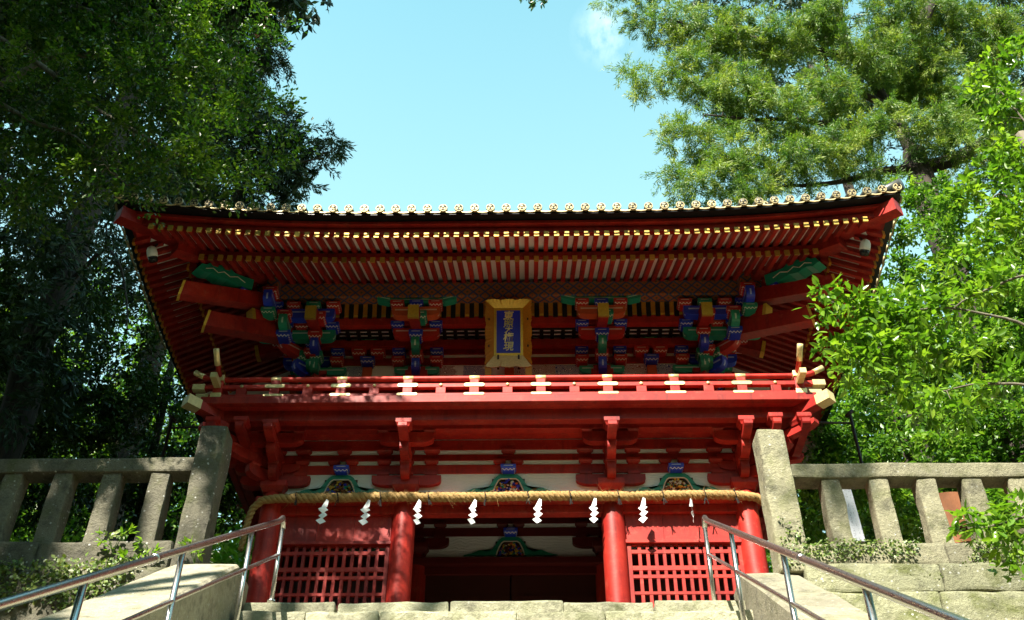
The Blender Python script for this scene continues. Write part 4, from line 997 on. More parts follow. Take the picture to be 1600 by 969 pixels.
# ================================================================== lamps at the eave corners, poles, notice board, rusty board
for s, lb in ((-1, 'shaded white floodlight under the left corner of the roof'), (1, 'sunlit white floodlight under the right corner of the roof')):
    t = thing('floodlight', (s * 5.08, -1.72, 5.50), lb, 'lamp', 'floodlights under the roof corners')
    M4 = Matrix.Translation((s * 5.06, -1.72, 5.60)) @ Matrix.Rotation(s * R_(12), 4, 'Y') @ Matrix.Rotation(R_(30), 4, 'X') @ Matrix.Diagonal((.85, .85, .8, 1))
    m = MB(); m.lathe([(.088, -.10), (.090, -.03), (.085, .03), (.062, .08), (.025, .105)], 18, M4=M4); m.build('housing', 'lamp_white', t, True)
    m = MB(); m.lathe([(.07, -.19), (.08, -.15), (.082, -.10)], 18, M4=M4); m.build('lens_hood', 'lamp_dark', t, True)
    m = MB(); m.tube([(s * 5.06, -1.72, 5.67), (s * 5.03, -1.68, 5.78), (s * 4.98, -1.62, 5.86)], .018, 8); m.build('bracket', 'pole_iron', t, True)
for s, lb in ((-1, 'thin dark iron pole with a crossbar in the shade left of the gate'), (1, 'thin rusty iron pole with a crossbar right of the gate, before green trees')):
    x = s * 5.07; t = thing('iron_pole', (x, .5, .3), lb, 'pole', 'iron poles beside the gate')
    m = MB(); m.tube([(x, .5, 0), (x, .5, 4.28)], .026, 8); m.build('pole', 'pole_iron', t, True)
    m = MB(); m.tube([(x, .5, 4.08), (s * 4.0, .45, 4.08)], .016, 8); m.build('crossbar', 'pole_iron', t, True)
    m = MB(); m.tube([(x - s * .06, .5, 4.20), (x + s * .05, .5, 4.30)], .03, 8); m.build('clamp', 'pole_iron', t, True)
def notice_board():
    t = thing('notice_board', (4.2, -1.25, .42), 'leaning white notice board seen between the first two balusters of the right fence', 'notice board')
    M4 = Matrix.Translation((4.17, -1.25, .45)) @ Matrix.Rotation(R_(18), 4, 'Z') @ Matrix.Rotation(R_(-3), 4, 'Y')
    m = MB(); m.box(-.13, .13, -.02, .02, .78, 1.62); obj('panel', m.mesh('panel', 'notice_face'), t, mat4=M4)
    m = MB(); m.box(-.04, .04, .022, .07, -.2, 1.45); obj('post', m.mesh('post', 'fence_stone'), t, mat4=M4)
    m = MB(); m.prism([(-.16, 1.62), (.16, 1.62), (0, 1.72)], -.04, .05); obj('cap_board', m.mesh('cap_board', 'cream'), t, mat4=M4)
notice_board()
def rusty():
    t = thing('metal_sheet', (5.3, -1.5, .42), 'curved rust-brown metal sheet standing behind the right fence', 'metal sheet')
    m = MB(); n = 12; vs = []
    for i in range(n + 1):
        a = -1.1 + 2.2 * i / n
        for z in (.4, .85, 1.22, 1.28, 1.72): vs.append((5.32 + .30 * math.sin(a), -1.35 - .20 * math.cos(a), z))
    m.add(vs, [(i * 5 + j, (i + 1) * 5 + j, (i + 1) * 5 + j + 1, i * 5 + j + 1) for i in range(n) for j in range(4)]); o = m.build('sheet', 'rust', t)
    md = o.modifiers.new('solid', 'SOLIDIFY'); md.thickness = .012
    m = MB(); m.tube([(5.32 + .31 * math.sin(a), -1.35 - .212 * math.cos(a), 1.25) for a in np.linspace(-1.1, 1.1, 10)], .022, 6); m.build('band', 'dark_wood', t)
rusty()

# ================================================================== foliage
def leaf_mesh(name, P, D, N, L, Wd, tint, mat, detail=False):
    n = len(P); D = D / np.linalg.norm(D, axis=1)[:, None]
    S = np.cross(D, N); S /= (np.linalg.norm(S, axis=1)[:, None] + 1e-9); Nn = np.cross(S, D); L = L[:, None]; Wd = Wd[:, None]
    if not detail:
        V = np.stack([P, P + D * L * .5 + S * Wd * .5 + Nn * Wd * .15, P + D * L, P + D * L * .5 - S * Wd * .5 + Nn * Wd * .15], 1).reshape(-1, 3)
        loops = (np.arange(n)[:, None] * 4 + np.array([0, 1, 2, 0, 2, 3])).ravel(); nf, k, per = 2 * n, 3, 2
    else:
        dr = Nn * L * -.10
        V = np.stack([P, P + D * L * .28 + S * Wd * .42 + Nn * Wd * .10, P + D * L * .62 + S * Wd * .40 + Nn * Wd * .10 + dr * .4, P + D * L + dr, P + D * L * .62 - S * Wd * .40 + Nn * Wd * .10 + dr * .4, P + D * L * .28 - S * Wd * .42 + Nn * Wd * .10], 1).reshape(-1, 3)
        loops = (np.arange(n)[:, None] * 6 + np.array([0, 1, 2, 3, 0, 3, 4, 5])).ravel(); nf, k, per = 2 * n, 4, 2
    me = bpy.data.meshes.new(name); me.vertices.add(len(V)); me.vertices.foreach_set('co', V.astype(np.float32).ravel())
    me.loops.add(len(loops)); me.loops.foreach_set('vertex_index', loops.astype(np.int32)); me.polygons.add(nf)
    me.polygons.foreach_set('loop_start', (np.arange(nf) * k).astype(np.int32)); me.polygons.foreach_set('loop_total', np.full(nf, k, np.int32))
    a = me.attributes.new('tint', 'FLOAT', 'FACE'); a.data.foreach_set('value', np.repeat(np.clip(tint, 0, 1), per).astype(np.float32))
    me.materials.append(MAT[mat]); me.update(); me.validate(); return me
def unit(n, rng):
    v = rng.normal(size=(n, 3)); return v / np.linalg.norm(v, axis=1)[:, None]
def clumps_in(lobes, rng, per_m3):
    C, Rr = [], []
    for (c, r, k) in lobes:
        r = np.atleast_1d(np.array(r, float)); r = np.repeat(r, 3) if len(r) == 1 else r
        n = max(3, int(per_m3 * k * 4.19 * r.prod()))
        v = unit(n, rng) * (rng.random(n) ** .42)[:, None]; C.append(np.array(c) + v * r); Rr.append(np.full(n, r.mean()))
    return np.concatenate(C), np.concatenate(Rr)
def spray(C, n, rng, R, leaf, wr, mode, tw=5):
    K = len(C); td = unit(K * tw, rng).reshape(K, tw, 3); td[:, :, 2] *= .55 if mode == 'broad' else .7; td[:, :, 2] += (-.05 if mode == 'broad' else -.30)
    td /= np.linalg.norm(td, axis=2)[:, :, None]; ci = np.repeat(np.arange(K), n); ti = rng.integers(0, tw, K * n); T = td[ci, ti]; f = rng.uniform(.12, 1.0, K * n) ** .8
    Rk = (R * rng.uniform(.65, 1.3, K))[ci]
    if mode == 'broad':
        P = C[ci] + T * (f * Rk)[:, None] + rng.normal(size=(K * n, 3)) * (.13 * Rk)[:, None]; P[:, 2] -= .25 * Rk * f * f
        D = T + rng.normal(size=(K * n, 3)) * .75 + np.array([0, 0, -.25]); N = np.array([0, 0, 1.0]) + rng.normal(size=(K * n, 3)) * .55
    else:
        P = C[ci] + T * (f * Rk)[:, None] + rng.normal(size=(K * n, 3)) * (.10 * Rk)[:, None]; P[:, 2] -= .2 * Rk * f * f
        D = T * 1.0 + rng.normal(size=(K * n, 3)) * .55 + np.array([0, 0, -.15]); N = rng.normal(size=(K * n, 3))
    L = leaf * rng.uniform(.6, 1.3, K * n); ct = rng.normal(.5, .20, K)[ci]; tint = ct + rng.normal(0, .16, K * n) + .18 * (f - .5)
    return P, D, N, L, L * wr, tint
def limbs_mesh(name, limbs, C, rng, twig_r, bmat, parent, link=True):
    m = MB(); S = []; Sr = []
    for pts, r0, r1 in limbs:
        pts = [Vector(p) for p in pts]; fine = []
        for a, b in zip(pts, pts[1:]):
            for q in range(6): fine.append(a.lerp(b, q / 6))
        fine.append(pts[-1]); k = len(fine)
        sm = [fine[0]] + [(fine[i - 1] + fine[i] * 2 + fine[i + 1]) / 4 for i in range(1, k - 1)] + [fine[-1]]
        amp = min(.06, r0 * .5); sm = [p + Vector((noise.noise(p * .9), noise.noise(p * .9 + Vector((7, 0, 0))), 0)) * amp * 2 for p in sm]
        rad = [r0 + (r1 - r0) * (i / (k - 1)) ** .8 for i in range(k)]; m.tube(sm, rad, 12 if r0 > .15 else 7)
        S += [tuple(p) for p in sm]; Sr += rad
    if link and len(C):
        S = np.array(S); Sr = np.array(Sr); pts_pool = S.copy(); rad_pool = Sr.copy(); order = np.argsort(np.min(np.linalg.norm(C[:, None, :] - S[None], axis=2), axis=1))
        for ci in order:
            c = C[ci]; dd = np.linalg.norm(pts_pool - c, axis=1) + .5 * np.maximum(0, pts_pool[:, 2] - c[2]); j = int(np.argmin(dd)); a = Vector(pts_pool[j]); b = Vector(c); ln = (b - a).length
            if ln < .05: continue
            mid1 = a.lerp(b, .4) + Vector(rng.normal(size=3) * ln * .08) + Vector((0, 0, ln * .06)); mid2 = a.lerp(b, .75) + Vector(rng.normal(size=3) * ln * .07) + Vector((0, 0, ln * .05))
            r = min(rad_pool[j] * .75, twig_r * (1 + .8 * ln)); m.tube([a, mid1, mid2, b], [r, r * .75, r * .55, r * .3], 5, cap=False)
            pts_pool = np.vstack([pts_pool, [mid1[:], mid2[:], b[:]]]); rad_pool = np.append(rad_pool, [r * .75, r * .6, r * .4])
    return m.build(name, bmat, parent, True)
def tree(name, base, label, limbs, lobes, per_m3, n_leaf, Rcl, leaf, wr, mode, lmat, seed, bmat='bark', twig=.012, detail=False, group=None, cat='tree'):
    rng = np.random.default_rng(seed); t = thing(name, base, label, cat, group)
    C, _ = clumps_in(lobes, rng, per_m3)
    limbs_mesh('trunk', limbs, C, rng, twig, bmat, t)
    P, D, N, L, Wd, tint = spray(C, n_leaf, rng, Rcl, leaf, wr, mode); obj('crown', leaf_mesh('crown', P, D, N, L, Wd, tint, lmat, detail), t)
    return t, C
def V3(*a): return tuple(float(x) for x in a)
def lob(L, Y, k=1.0): return [(at(px, py, Y + (e[0] if e else 0)), r, k) for (px, py, r, *e) in L]

# A: broadleaf evergreen reaching in from the left, in front of the roof corner
g = ground_z(-9.2, -4.6)
limA = [([(-9.2, -4.6, g), (-9.0, -4.5, 1.5), (-8.6, -4.4, 3.6), (-8.0, -4.4, 5.6)], .30, .17),
        ([(-8.6, -4.4, 3.6), V3(*at(-60, 170, -4.3)), V3(*at(80, 82, -4.2)), V3(*at(235, 92, -4.0)), V3(*at(390, 165, -3.9))], .075, .012),
        ([(-8.0, -4.4, 5.6), V3(*at(-80, -20, -4.4)), V3(*at(120, 10, -4.3)), V3(*at(210, 48, -4.2)), V3(*at(300, 30, -4.1))], .075, .012),
        ([(-8.6, -4.4, 3.6), V3(*at(-60, 20, -4.6)), V3(*at(75, 110, -4.5)), V3(*at(150, 170, -4.4)), V3(*at(250, 225, -4.2)), V3(*at(310, 250, -4.1))], .06, .010),
        ([(-8.8, -4.45, 2.6), V3(*at(-80, 120, -4.6)), V3(*at(50, 190, -4.5)), V3(*at(110, 205, -4.4)), V3(*at(200, 290, -4.2))], .06, .010),
        ([(-8.0, -4.4, 5.6), (-7.2, -4.6, 7.2), (-5.6, -4.6, 8.6), (-4.2, -4.6, 9.2)], .12, .02)]
lobA = lob([(40, 50, 1.0), (150, 40, 1.0), (255, 45, .9), (340, 25, .75), (395, 60, .45), (380, 130, .55), (300, 120, .65), (425, 185, .42), (390, 215, .5), (60, 170, 1.0), (180, 170, 1.0), (290, 200, .8), (350, 245, .5), (60, 265, .75), (170, 240, .7), (270, 262, .35), (20, 330, .4), (340, 285, .16), (230, 285, .15)], -4.2) + \
       lob([(60, -110, 1.1), (220, -120, 1.1), (360, -80, .8), (120, -240, 1.2), (300, -230, 1.0)], -4.4)
tree('broadleaf_tree', (-9.2, -4.6, g), 'dark broadleaf tree whose branches overhang the left roof corner', limA, lobA, 10.5, 120, .32, .070, .46, 'broad', 'leaf_camellia', 11, 'bark_grey', .010)
# B: dark conifer behind the left half of the roof
b0 = at(300, 330, 7.0); gz = ground_z(b0[0], 7.0)
limB = [([(b0[0], 7.0, gz), (b0[0], 7.0, 8), (b0[0] + .1, 7.0, 15), (b0[0], 7, 23)], .42, .10), ([(b0[0], 7, 12.2), V3(*at(400, 260, 6.7)), V3(*at(500, 250, 6.5))], .12, .02), ([(b0[0], 7, 15), V3(*at(390, 90, 6.8)), V3(*at(430, 40, 6.6))], .12, .02)]
lobB = lob([(490, 225, .75), (520, 240, .38), (440, 260, 1.0), (480, 285, .55), (395, 220, 1.2), (425, 300, .8), (400, 100, 1.1), (425, 20, .85), (350, 20, 1.3), (300, 300, 1.6), (330, 160, 1.6), (440, 170, .5), (410, -60, 1.2)], 7.0)
tree('cedar_tree', (b0[0], 7.0, gz), 'dark blue-green conifer rising behind the left half of the roof', limB, lobB, 6.0, 190, .48, .17, .22, 'needle', 'leaf_cedar_shaded', 12, 'bark', .014, group='conifers behind the gate')
rng = np.random.default_rng(77)
# dry reddish spray on its right edge
ds = thing('dry_branch', at(418, 30, 6.2), 'dry reddish-brown spray of needles at the edge of the left trees', 'branch'); C = at(418, 35, 6.2) + rng.normal(size=(9, 3)) * np.array([.10, .10, .22])
m = MB(); m.tube([V3(*at(395, 20, 6.4)), V3(*at(412, 15, 6.2)), V3(*at(424, 60, 6.2))], [.02, .015, .006], 5); m.build('stem', 'bark', ds)
obj('needles', leaf_mesh('needles', *spray(C, 120, rng, .22, .13, .2, 'needle'), 'leaf_dry'), ds)
# C: old trunk standing to the left of the gate, crown above the frame
c0 = at(80, 500, 2.0); gz = ground_z(c0[0], 2.0)
limC = [([(c0[0], 2.0, gz - .2), (c0[0], 2.0, 4.0), (c0[0] - .05, 2.0, 8.5), (c0[0], 2, 16)], .38, .22), ([(c0[0], 2, 8.2), V3(*at(170, 385, 1.6)), V3(*at(190, 420, 1.4)), V3(*at(200, 520, 1.3))], .06, .012), ([(c0[0], 2, 9), V3(*at(20, 300, 1.6)), V3(*at(-60, 200, 1.4))], .12, .03)]
lobC = lob([(40, 120, 1.5), (160, 60, 1.6), (20, 260, 1.3), (150, 230, 1.5), (270, 150, 1.5), (250, 290, 1.1), (60, 350, .8), (160, 330, .7), (-60, 60, 1.6), (240, -40, 1.6), (110, -90, 1.8)], 3.2) + lob([(110, 370, .55), (60, 440, .5), (130, 430, .4), (30, 520, .5), (150, 320, .6), (190, 370, .45), (80, 330, .6), (70, 520, .5), (100, 470, .45), (35, 600, .55), (90, 570, .4)], 1.2) + lob([(150, 450, .9), (200, 400, .8), (120, 380, .9), (60, 420, 1.0), (230, 470, .7)], 4.6)
tree('cedar_tree', (c0[0], 2.0, gz), 'tall old tree with thick sun-patched trunk standing in the shade left of the gate', limC, lobC, 4.0, 125, .55, .18, .27, 'needle', 'leaf_cedar_shaded', 13, 'bark', .014, group='conifers behind the gate')
# D, E: shaded evergreens behind the left fence
for nm, lb, base_px, lobes, sd in (('evergreen_tree', 'dark evergreen filling the far left edge behind the stone fence', (20, 640), [(30, 430, .75), (70, 520, .7), (20, 580, .8), (90, 620, .8), (40, 680, .8), (130, 690, .7), (-40, 500, .9), (20, 780, .7), (110, 780, .7), (150, 600, .5)], 21),
                                   ('evergreen_tree', 'dark evergreen between the old trunk and the left side of the gate', (250, 640), [(180, 480, .6), (225, 520, .5), (170, 560, .6), (240, 620, .7), (190, 660, .7), (280, 680, .65), (310, 610, .4), (160, 400, .5), (230, 760, .7), (310, 760, .6), (360, 800, .4), (250, 830, .5), (255, 470, .3), (340, 740, .5)], 22)):
    b = at(base_px[0], base_px[1], 3.6); gz = ground_z(b[0], 3.6)
    lim = [([(b[0], 3.6, gz), (b[0] + .1, 3.6, 3.5), (b[0], 3.6, b[2] + 1.5), (b[0] + .1, 3.6, b[2] + 3.2)], .13, .04)]
    tree(nm, (b[0], 3.6, gz), lb, lim, lob(lobes, 3.4), 12.0, 130, .42, .105, .45, 'broad', 'leaf_evergreen_shaded', sd, 'bark', .010, group='shaded evergreens left of the gate')
# F: great sunlit conifer behind the right half of the roof
f0 = at(1440, 300, 6.0); gz = ground_z(f0[0], 6.0)
limF = [([(f0[0] + .25, 6, gz), (f0[0] + .2, 6, 7), (f0[0] + .05, 6, 12.5), V3(*at(1432, 262, 6)), V3(*at(1425, 235, 6))], .40, .28),
        ([V3(*at(1430, 262, 6)), V3(*at(1500, 250, 5.9)), V3(*at(1570, 190, 5.7)), V3(*at(1640, 100, 5.5))], .22, .10), ([V3(*at(1425, 240, 6)), V3(*at(1380, 150, 6)), V3(*at(1320, 60, 6)), V3(*at(1290, -60, 6))], .18, .10),
        ([V3(*at(1425, 262, 6)), V3(*at(1370, 268, 5.8)), V3(*at(1310, 285, 5.5)), V3(*at(1200, 290, 5.3))], .15, .03), ([V3(*at(1390, 170, 6)), V3(*at(1290, 110, 5.5)), V3(*at(1280, 60, 5.3))], .12, .03),
        ([V3(*at(1340, 90, 6)), V3(*at(1180, 60, 5.3)), V3(*at(1040, 30, 5.0))], .14, .02), ([V3(*at(1400, 200, 6)), V3(*at(1250, 190, 5.4)), V3(*at(1100, 180, 5.0))], .14, .02), ([V3(*at(1425, 60, 6)), V3(*at(1480, -40, 6)), V3(*at(1500, -140, 6))], .2, .1)]
lobF = lob([(1000, 25, .55), (980, 95, .30), (1005, 135, .5), (1060, 40, .8), (1075, 120, .75), (1130, 70, .9), (1150, 150, .9), (1045, 190, .45), (1080, 225, .6), (1040, 270, .42), (1095, 290, .6), (1150, 245, .8), (1170, 300, .6), (1215, 60, .9), (1220, 180, .85), (1240, 260, .7), (1290, 40, .9), (1290, 150, .85), (1310, 230, .75), (1360, 90, .9), (1370, 190, .7), (1400, 20, .9), (1440, 200, .6), (1490, 220, .6), (1400, 275, .35), (1530, 150, .7), (1560, 230, .5), (960, -20, .5), (1040, -60, 1.0), (1180, -60, 1.1), (1320, -70, 1.1), (1350, 260, .4)], 5.2) + \
       lob([(1440, 120, 1.0), (1470, 30, 1.0), (1500, 170, .8), (1560, 60, 1.0), (1590, 180, .8), (1530, 260, .5), (1480, 280, .5), (1470, 330, .5), (1410, 130, .8), (1580, -60, 1.3), (1450, -80, 1.2)], 6.6)
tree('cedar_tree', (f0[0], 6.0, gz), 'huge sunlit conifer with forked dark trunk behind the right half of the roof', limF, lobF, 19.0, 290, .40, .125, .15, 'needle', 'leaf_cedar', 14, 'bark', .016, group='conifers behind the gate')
b2 = at(1330, 320, 9.0); gz = ground_z(b2[0], 9.0)  # added dark tree: stands in for shade in the gaps of the sunlit crown
limG2 = [([(b2[0], 9, gz), (b2[0], 9, 10), (b2[0] + .1, 9, 17), (b2[0], 9, 24)], .34, .08)]
lobG2 = lob([(1130, 60, 1.1), (1110, 190, .9), (1150, 270, .8), (1200, 120, 1.3), (1240, 230, 1.1), (1290, 60, 1.4), (1320, 170, 1.3), (1390, 110, 1.4), (1380, 240, .8), (1470, 80, 1.5), (1480, 200, 1.2), (1560, 140, 1.5), (1570, 260, 1.1), (1250, -40, 1.6), (1420, -40, 1.7), (1500, 300, .7), (1590, 20, 1.5), (1120, -20, 1.2)], 9.0)
tree('cedar_tree', (b2[0], 9.0, gz), 'dark conifer added behind the huge sunlit one, standing in for shade inside its crown', limG2, lobG2, 2.6, 110, .62, .20, .24, 'needle', 'leaf_cedar_shaded', 45, 'bark', .014, group='conifers behind the gate')
# small overhanging tip at the top edge
tp = thing('overhanging_twig', at(830, -10, 3.0), 'small dark leafy twig poking in at the top edge of the sky', 'twig'); C = np.array([at(822 + 14 * k, -4 + 5 * (k % 2), 3.0) for k in range(3)])
m = MB(); m.tube([V3(*at(930, -60, 3.0)), V3(*at(860, -22, 3.0)), V3(*at(815, 0, 3.0))], [.02, .012, .006], 5); m.build('stem', 'bark', tp); obj('leaves', leaf_mesh('leaves', *spray(C, 90, rng, .16, .10, .4, 'broad'), 'leaf_camellia'), tp)
# G, H: mid-distance broadleaf trees right of the gate
for nm, lb, base_px, Y, lobes, sd, lm in (('broadleaf_tree', 'bright green broadleaf tree standing close behind the right end of the gate', (1400, 640), 3.2, [(1420, 360, .45), (1440, 430, .55), (1400, 500, .5), (1330, 560, .45), (1390, 600, .7), (1320, 640, .6), (1290, 700, .55), (1360, 700, .7), (1440, 560, .7), (1450, 660, .75), (1300, 770, .6), (1380, 790, .7), (1460, 760, .7), (1260, 720, .35), (1265, 830, .5), (1455, 315, .45), (1480, 350, .5), (1430, 320, .3), (1395, 400, .38), (1405, 455, .38), (1380, 490, .35), (1425, 290, .3), (1400, 345, .3), (1370, 545, .4)], 31, 'leaf_wood'),
                                      ('broadleaf_tree', 'shadowy green broadleaf tree at the right edge behind the fence', (1560, 640), 2.2, [(1520, 330, .6), (1580, 380, .7), (1500, 410, .6), (1560, 470, .7), (1510, 540, .7), (1590, 560, .7), (1540, 640, .8), (1500, 700, .6), (1590, 720, .8), (1620, 450, .8), (1540, 790, .7), (1470, 830, .5), (1620, 830, .8), (1480, 340, .4)], 32, 'leaf_wood')):
    b = at(base_px[0], base_px[1], Y); gz = ground_z(b[0], Y)
    lim = [([(b[0], Y, gz), (b[0] + .1, Y, 2.5), (b[0] - .05, Y, b[2] + 1.0), (b[0] + .1, Y, b[2] + 3.0)], .14, .04)]
    tree(nm, (b[0], Y, gz), lb, lim, lob(lobes, Y), 15.0, 130, .38, .105, .5, 'broad', lm, sd, 'bark', .010, group='broadleaf trees right of the gate')
# I: near branches with large leaves at the right edge
ni = ground_z(5.6, -6.0)
limI = [([(5.4, -6.0, ni), (5.3, -6.0, -1.0), (5.2, -5.9, 1.2), (5.1, -5.8, 3.2)], .10, .05)]
for pts in ([(1700, 560), (1590, 500), (1480, 480), (1380, 490), (1290, 470)], [(1700, 420), (1590, 430), (1500, 470), (1430, 540)], [(1720, 300), (1640, 240), (1580, 160), (1540, 110)], [(1700, 360), (1620, 330), (1560, 300), (1530, 340)], [(1700, 640), (1600, 600), (1520, 600), (1440, 620)], [(1700, 820), (1620, 800), (1560, 820), (1500, 830)]):
    P_ = [V3(*at(px, py, -6.0 + .12 * i)) for i, (px, py) in enumerate(pts)]; limI.append(([(5.2, -5.9, max(-.8, min(3.0, P_[0][2])))] + P_, .022, .004))
lobI = lob([(1300, 468, .12), (1328, 472, .16), (1365, 480, .20), (1410, 490, .20), (1310, 520, .16), (1355, 540, .20), (1400, 560, .20), (1440, 530, .2), (1330, 580, .12), (1420, 610, .15), (1470, 470, .18), (1490, 540, .18), (1530, 450, .18), (1570, 430, .18), (1520, 600, .14), (1440, 640, .10), (1540, 110, .10), (1570, 150, .16), (1590, 230, .18), (1560, 290, .14), (1540, 340, .14), (1590, 330, .2), (1580, 90, .12), (1500, 640, .08), (1580, 600, .16), (1590, 800, .18), (1565, 830, .16), (1600, 870, .16), (1520, 800, .09), (1490, 410, .12), (1560, 110, .14), (1585, 170, .16), (1545, 190, .12), (1575, 240, .16), (1520, 150, .10), (1600, 280, .18), (1515, 300, .10), (1540, 260, .10), (1560, 380, .14), (1595, 60, .12)], -5.7)
tree('leafy_sapling', (5.4, -6.0, ni), 'near branches with large glossy yellow-green leaves reaching in from the right', limI, lobI, 300, 30, .17, .088, .46, 'broad', 'leaf_near', 15, 'bark_grey', .004, True)
# woodland beyond, reads as one mass
rng = np.random.default_rng(5); C = []
for _ in range(900):
    s = rng.choice([-1, 1]); x = s * rng.uniform(5.5, 24); y = rng.uniform(11, 22); C.append((x, y, ground_z(x, y) + rng.uniform(.2, 1) ** .8 * rng.uniform(5, 15)))
for _ in range(260):
    s = rng.choice([-1, 1]); x = s * rng.uniform(10.5, 18); y = rng.uniform(-1, 11); C.append((x, y, ground_z(x, y) + rng.uniform(.3, 9)))
o = obj('woodland', leaf_mesh('woodland', *spray(np.array(C), 130, rng, 1.25, .30, .5, 'broad', 8), 'leaf_wood')); tag(o, 'dense green woodland rising behind the gate on both sides', 'woodland', kind='stuff')

# trees along the stairs: the one on the left, beside the photographer, throws the dappled shade on the left half of the gate
g = ground_z(-8.6, -8.3)
limJ = [([(-8.6, -8.3, g), (-8.5, -8.3, -1), (-8.2, -8.2, 3.5), (-7.4, -8.1, 7.0), (-6.6, -8, 9.5)], .34, .12), ([(-8.2, -8.2, 3.5), (-7.0, -8.6, 6.0), (-5.4, -8.6, 7.6)], .12, .03), ([(-7.4, -8.1, 7.0), (-6.0, -7.6, 8.4), (-4.6, -7.5, 9.4)], .12, .03)]
lobJ = [((-8.5, -8.2, 7.4), (1.7, 1.7, 1.4), 1.7), ((-6.2, -8.3, 8.6), (1.7, 1.6, 1.3), .42), ((-7.6, -7.8, 10.3), (1.9, 1.6, 1.4), 1.7), ((-5.6, -7.9, 10.6), (1.5, 1.5, 1.1), .6), ((-9.2, -8, 9.2), (1.8, 1.6, 2.0), 1.8), ((-4.9, -7.8, 9.4), (1.0, 1.2, 1.0), .6), ((-8.4, -7.6, 12.2), (1.9, 1.6, 1.4), 1.7), ((-6.8, -7.6, 13.0), (1.6, 1.5, 1.1), 1.2)]
tree('broadleaf_tree', (-8.6, -8.3, g), 'broadleaf tree left of the photographer, shading the left half of the gate', limJ, lobJ, 1.25, 110, .34, .11, .5, 'broad', 'leaf_camellia', 41, 'bark_grey', .012)
g = ground_z(-12.0, 1.0)  # unseen tree added to keep sky light off the left trees
limN = [([(-12, 1, g), (-12, 1, 9), (-11.6, 1, 16), (-11, 1, 21)], .40, .10)]
lobN = [((-10.5, 0.5, 19.5), (3.6, 3.4, 1.6), .8), ((-13.5, 2, 17.5), (3, 3.4, 2.0), .8), ((-8, 3, 22), (3, 3, 1.6), .8), ((-14, -2, 14), (2.4, 2.4, 2.4), .8)]
tree('cedar_tree', (-12, 1, g), 'unseen tall conifer beyond the left edge, added to block sky light over the left trees', limN, lobN, 3.0, 80, .75, .38, .36, 'needle', 'leaf_cedar_shaded', 44, 'bark', .014)
g = ground_z(-13.5, -5.5)
limK = [([(-13.5, -5.5, g), (-13.4, -5.4, 6), (-13, -5.3, 12), (-12.8, -5.2, 17)], .40, .10)]
lobK = [((-13, -5.4, 9.5), (3.0, 2.4, 2.6), .8), ((-11.6, -5.2, 13.0), (3.0, 2.4, 2.6), .8), ((-13.6, -5.2, 16), (2.8, 2.4, 2.8), .8), ((-10.6, -5, 10.4), (2.2, 1.8, 1.8), .8), ((-9.6, -4.6, 13.0), (2.0, 1.8, 1.8), .8)]
tree('cedar_tree', (-13.5, -5.5, g), 'tall conifer standing out of view to the left of the stairs', limK, lobK, 6.0, 80, .7, .36, .36, 'needle', 'leaf_cedar_shaded', 42, 'bark', .014)
g = ground_z(-9, -16)
limM = [([(-9, -16, g), (-8.9, -15.9, 4), (-8.2, -15.6, 11), (-7.0, -15.2, 16)], .34, .10), ([(-8.2, -15.6, 11), (-5.5, -15, 14.2), (-2.6, -14.6, 15.8), (0.2, -14.4, 16.6)], .11, .02)]
lobM = [((-3.2, -14.6, 15.2), (1.1, 1.0, .9), .55), ((-1.3, -14.5, 15.2), (1.1, 1.0, .9), .55), ((.3, -14.4, 15.7), (1.0, 1.0, .9), .55), ((-6.8, -15.2, 16.4), (2.0, 1.8, 1.5), 1.0)]
tree('broadleaf_tree', (-9, -16, g), 'tall thin-crowned tree behind the photographer, letting loose dapples onto the right side', limM, lobM, 3.2, 75, .36, .12, .5, 'broad', 'leaf_camellia', 43, 'bark_grey', .012)
rng = np.random.default_rng(9); C = []
while len(C) < 4600:
    x = rng.choice([-1, 1]) * rng.uniform(7.5, 22); y = rng.uniform(-34, -5)
    if x < 0 and y > -11 and x > -11: continue
    if x > 0 and x < 8.5 and y > -9: continue
    z = ground_z(x, y) + rng.uniform(.2, 1) * min(30, 8 + (abs(x) - 6) * 4.4)
    k = (-1.0 - y) / -to_sun.y; gx, gz_ = x - to_sun.x * k, z - to_sun.z * k       # unseen wood shaped: clumps blocking sun on stairs and right half are skipped
    if gx > (-6.2 if gz_ < 1.2 else -2.6) and -7 < gz_ < 9: continue
    C.append((x, y, z))
for _ in range(1200):
    x = rng.uniform(-14, 14); y = rng.uniform(-38, -25); C.append((x, y, ground_z(x, y) + rng.uniform(.1, 17)))
o = obj('woodland', leaf_mesh('woodland', *spray(np.array(C), 34, rng, 1.5, .82, .64, 'broad', 8), 'leaf_wood')); tag(o, 'woodland on both sides of the stairs below the gate', 'woodland', kind='stuff')

# ivy and moss on the stonework, small plants on the left sill
def scatter(name, label, n, fn, leaf, seed, mat='leaf_ivy', wr=.8):
    rng = np.random.default_rng(seed); P = []; N = []
    while len(P) < n:
        p, nn = fn(rng)
        if p is not None: P.append(p); N.append(nn)
    P = np.array(P); N = np.array(N) + rng.normal(size=(n, 3)) * .45; D = rng.normal(size=(n, 3)); D[:, 2] -= .5; L = leaf * rng.uniform(.5, 1.3, n)
    o = obj(name, leaf_mesh(name, P, D, N, L, L * wr, rng.normal(.5, .25, n), mat)); tag(o, label, 'ivy', kind='stuff')
def ivy_left(rng):
    x = -rng.uniform(3.42, 8.0); z = rng.uniform(-1.6, .70)
    if noise.noise((x * 1.3, z * 1.6, 3)) < -.10 + (.35 if z > .4 else -.1): return None, None
    return (x, -2.45 - rng.uniform(0, .16) - max(0, -z) * .06, z), (0, -1, .5)
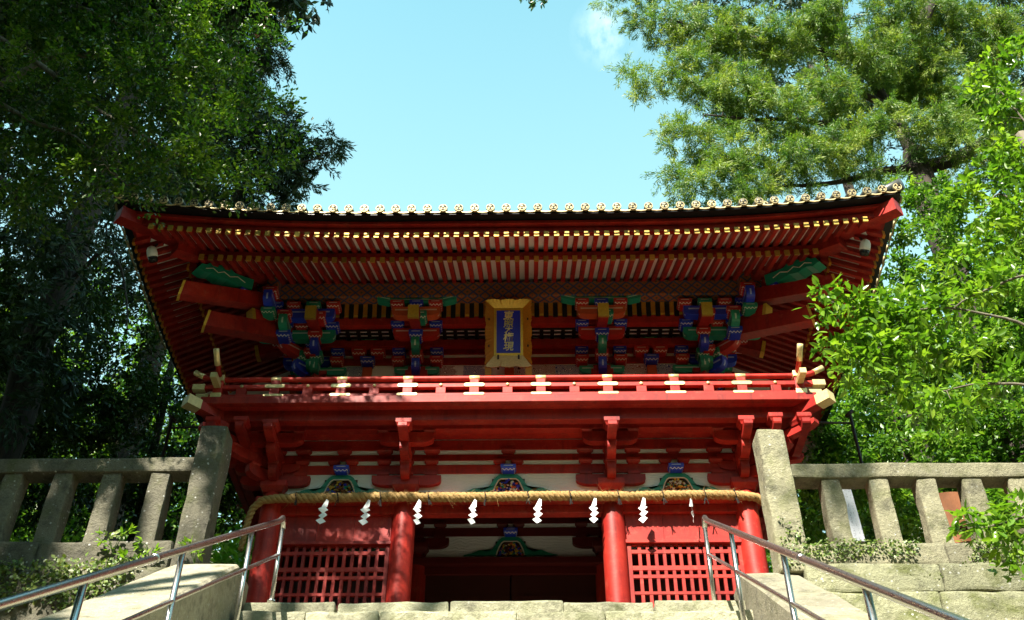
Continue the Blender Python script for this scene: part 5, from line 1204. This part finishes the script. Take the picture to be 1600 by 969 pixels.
scatter('ivy', 'small-leaved ivy covering the bank below the left fence', 15000, ivy_left, .050, 1)
def ivy_right(rng):
    x = rng.uniform(3.15, 7.5); z = rng.uniform(.15, .68)
    if noise.noise((x * 1.7, z * 3, 8)) < .08 + abs(z - .5) * .5: return None, None
    y = -2.45 - rng.uniform(0, .03) if z < .62 else -rng.uniform(2.1, 2.44)
    return (x, y, z), (0, -1, .6)
scatter('ivy', 'sunlit ivy creeping over the sill of the right fence', 2300, ivy_right, .034, 2)
def ivy_post(rng):
    x = rng.uniform(2.95, 3.25); z = rng.uniform(.35, .95)
    if rng.random() < (z - .3) * 1.2: return None, None
    return (x, -2.415 - rng.uniform(0, .02), z), (0, -1, .3)
scatter('ivy', 'thin ivy strand climbing the foot of the right gate post', 170, ivy_post, .035, 3)
for k, (px, py, h, lb) in enumerate(((178, 850, .26, 'young broad-leaved plant on the sill at the foot of a left baluster'), (205, 880, .20, 'small leafy plant growing beside the top of the left stair slab'), (305, 868, .22, 'leafy weed at the foot of the left gate post'), (235, 862, .2, 'pale yellow-green weed beside the left fence sill'))):
    b = at(px, py, -2.52); t = thing('weed', b - np.array([0, 0, h * .4]), lb, 'plant', 'weeds on the stonework left of the stairs'); rng = np.random.default_rng(60 + k); m = MB(); tips = []
    for q in range(7):
        a = rng.uniform(0, 6.28); e = b + np.array([math.cos(a) * h * .6, math.sin(a) * h * .25 - .03, rng.uniform(-.1, .5) * h]); m.tube([V3(*(b - np.array([0, -.03, h * .4]))), V3(*((b + e) / 2 + np.array([0, 0, h * .12]))), V3(*e)], [.004, .003, .002], 4); tips.append(e)
    m.build('stem', 'leaf_ivy', t); T = np.array(tips); n = 5
    P = np.repeat(T, n, 0) + rng.normal(size=(len(T) * n, 3)) * .012; D = np.repeat(T - b, n, 0) + rng.normal(size=P.shape) * .08; L = rng.uniform(.05, .10, len(P))
    obj('leaves', leaf_mesh('leaves', P, D, np.array([0, -.4, 1.0]) + rng.normal(size=P.shape) * .3, L, L * .45, rng.uniform(.4, 1, len(P)), 'leaf_near', True), t)
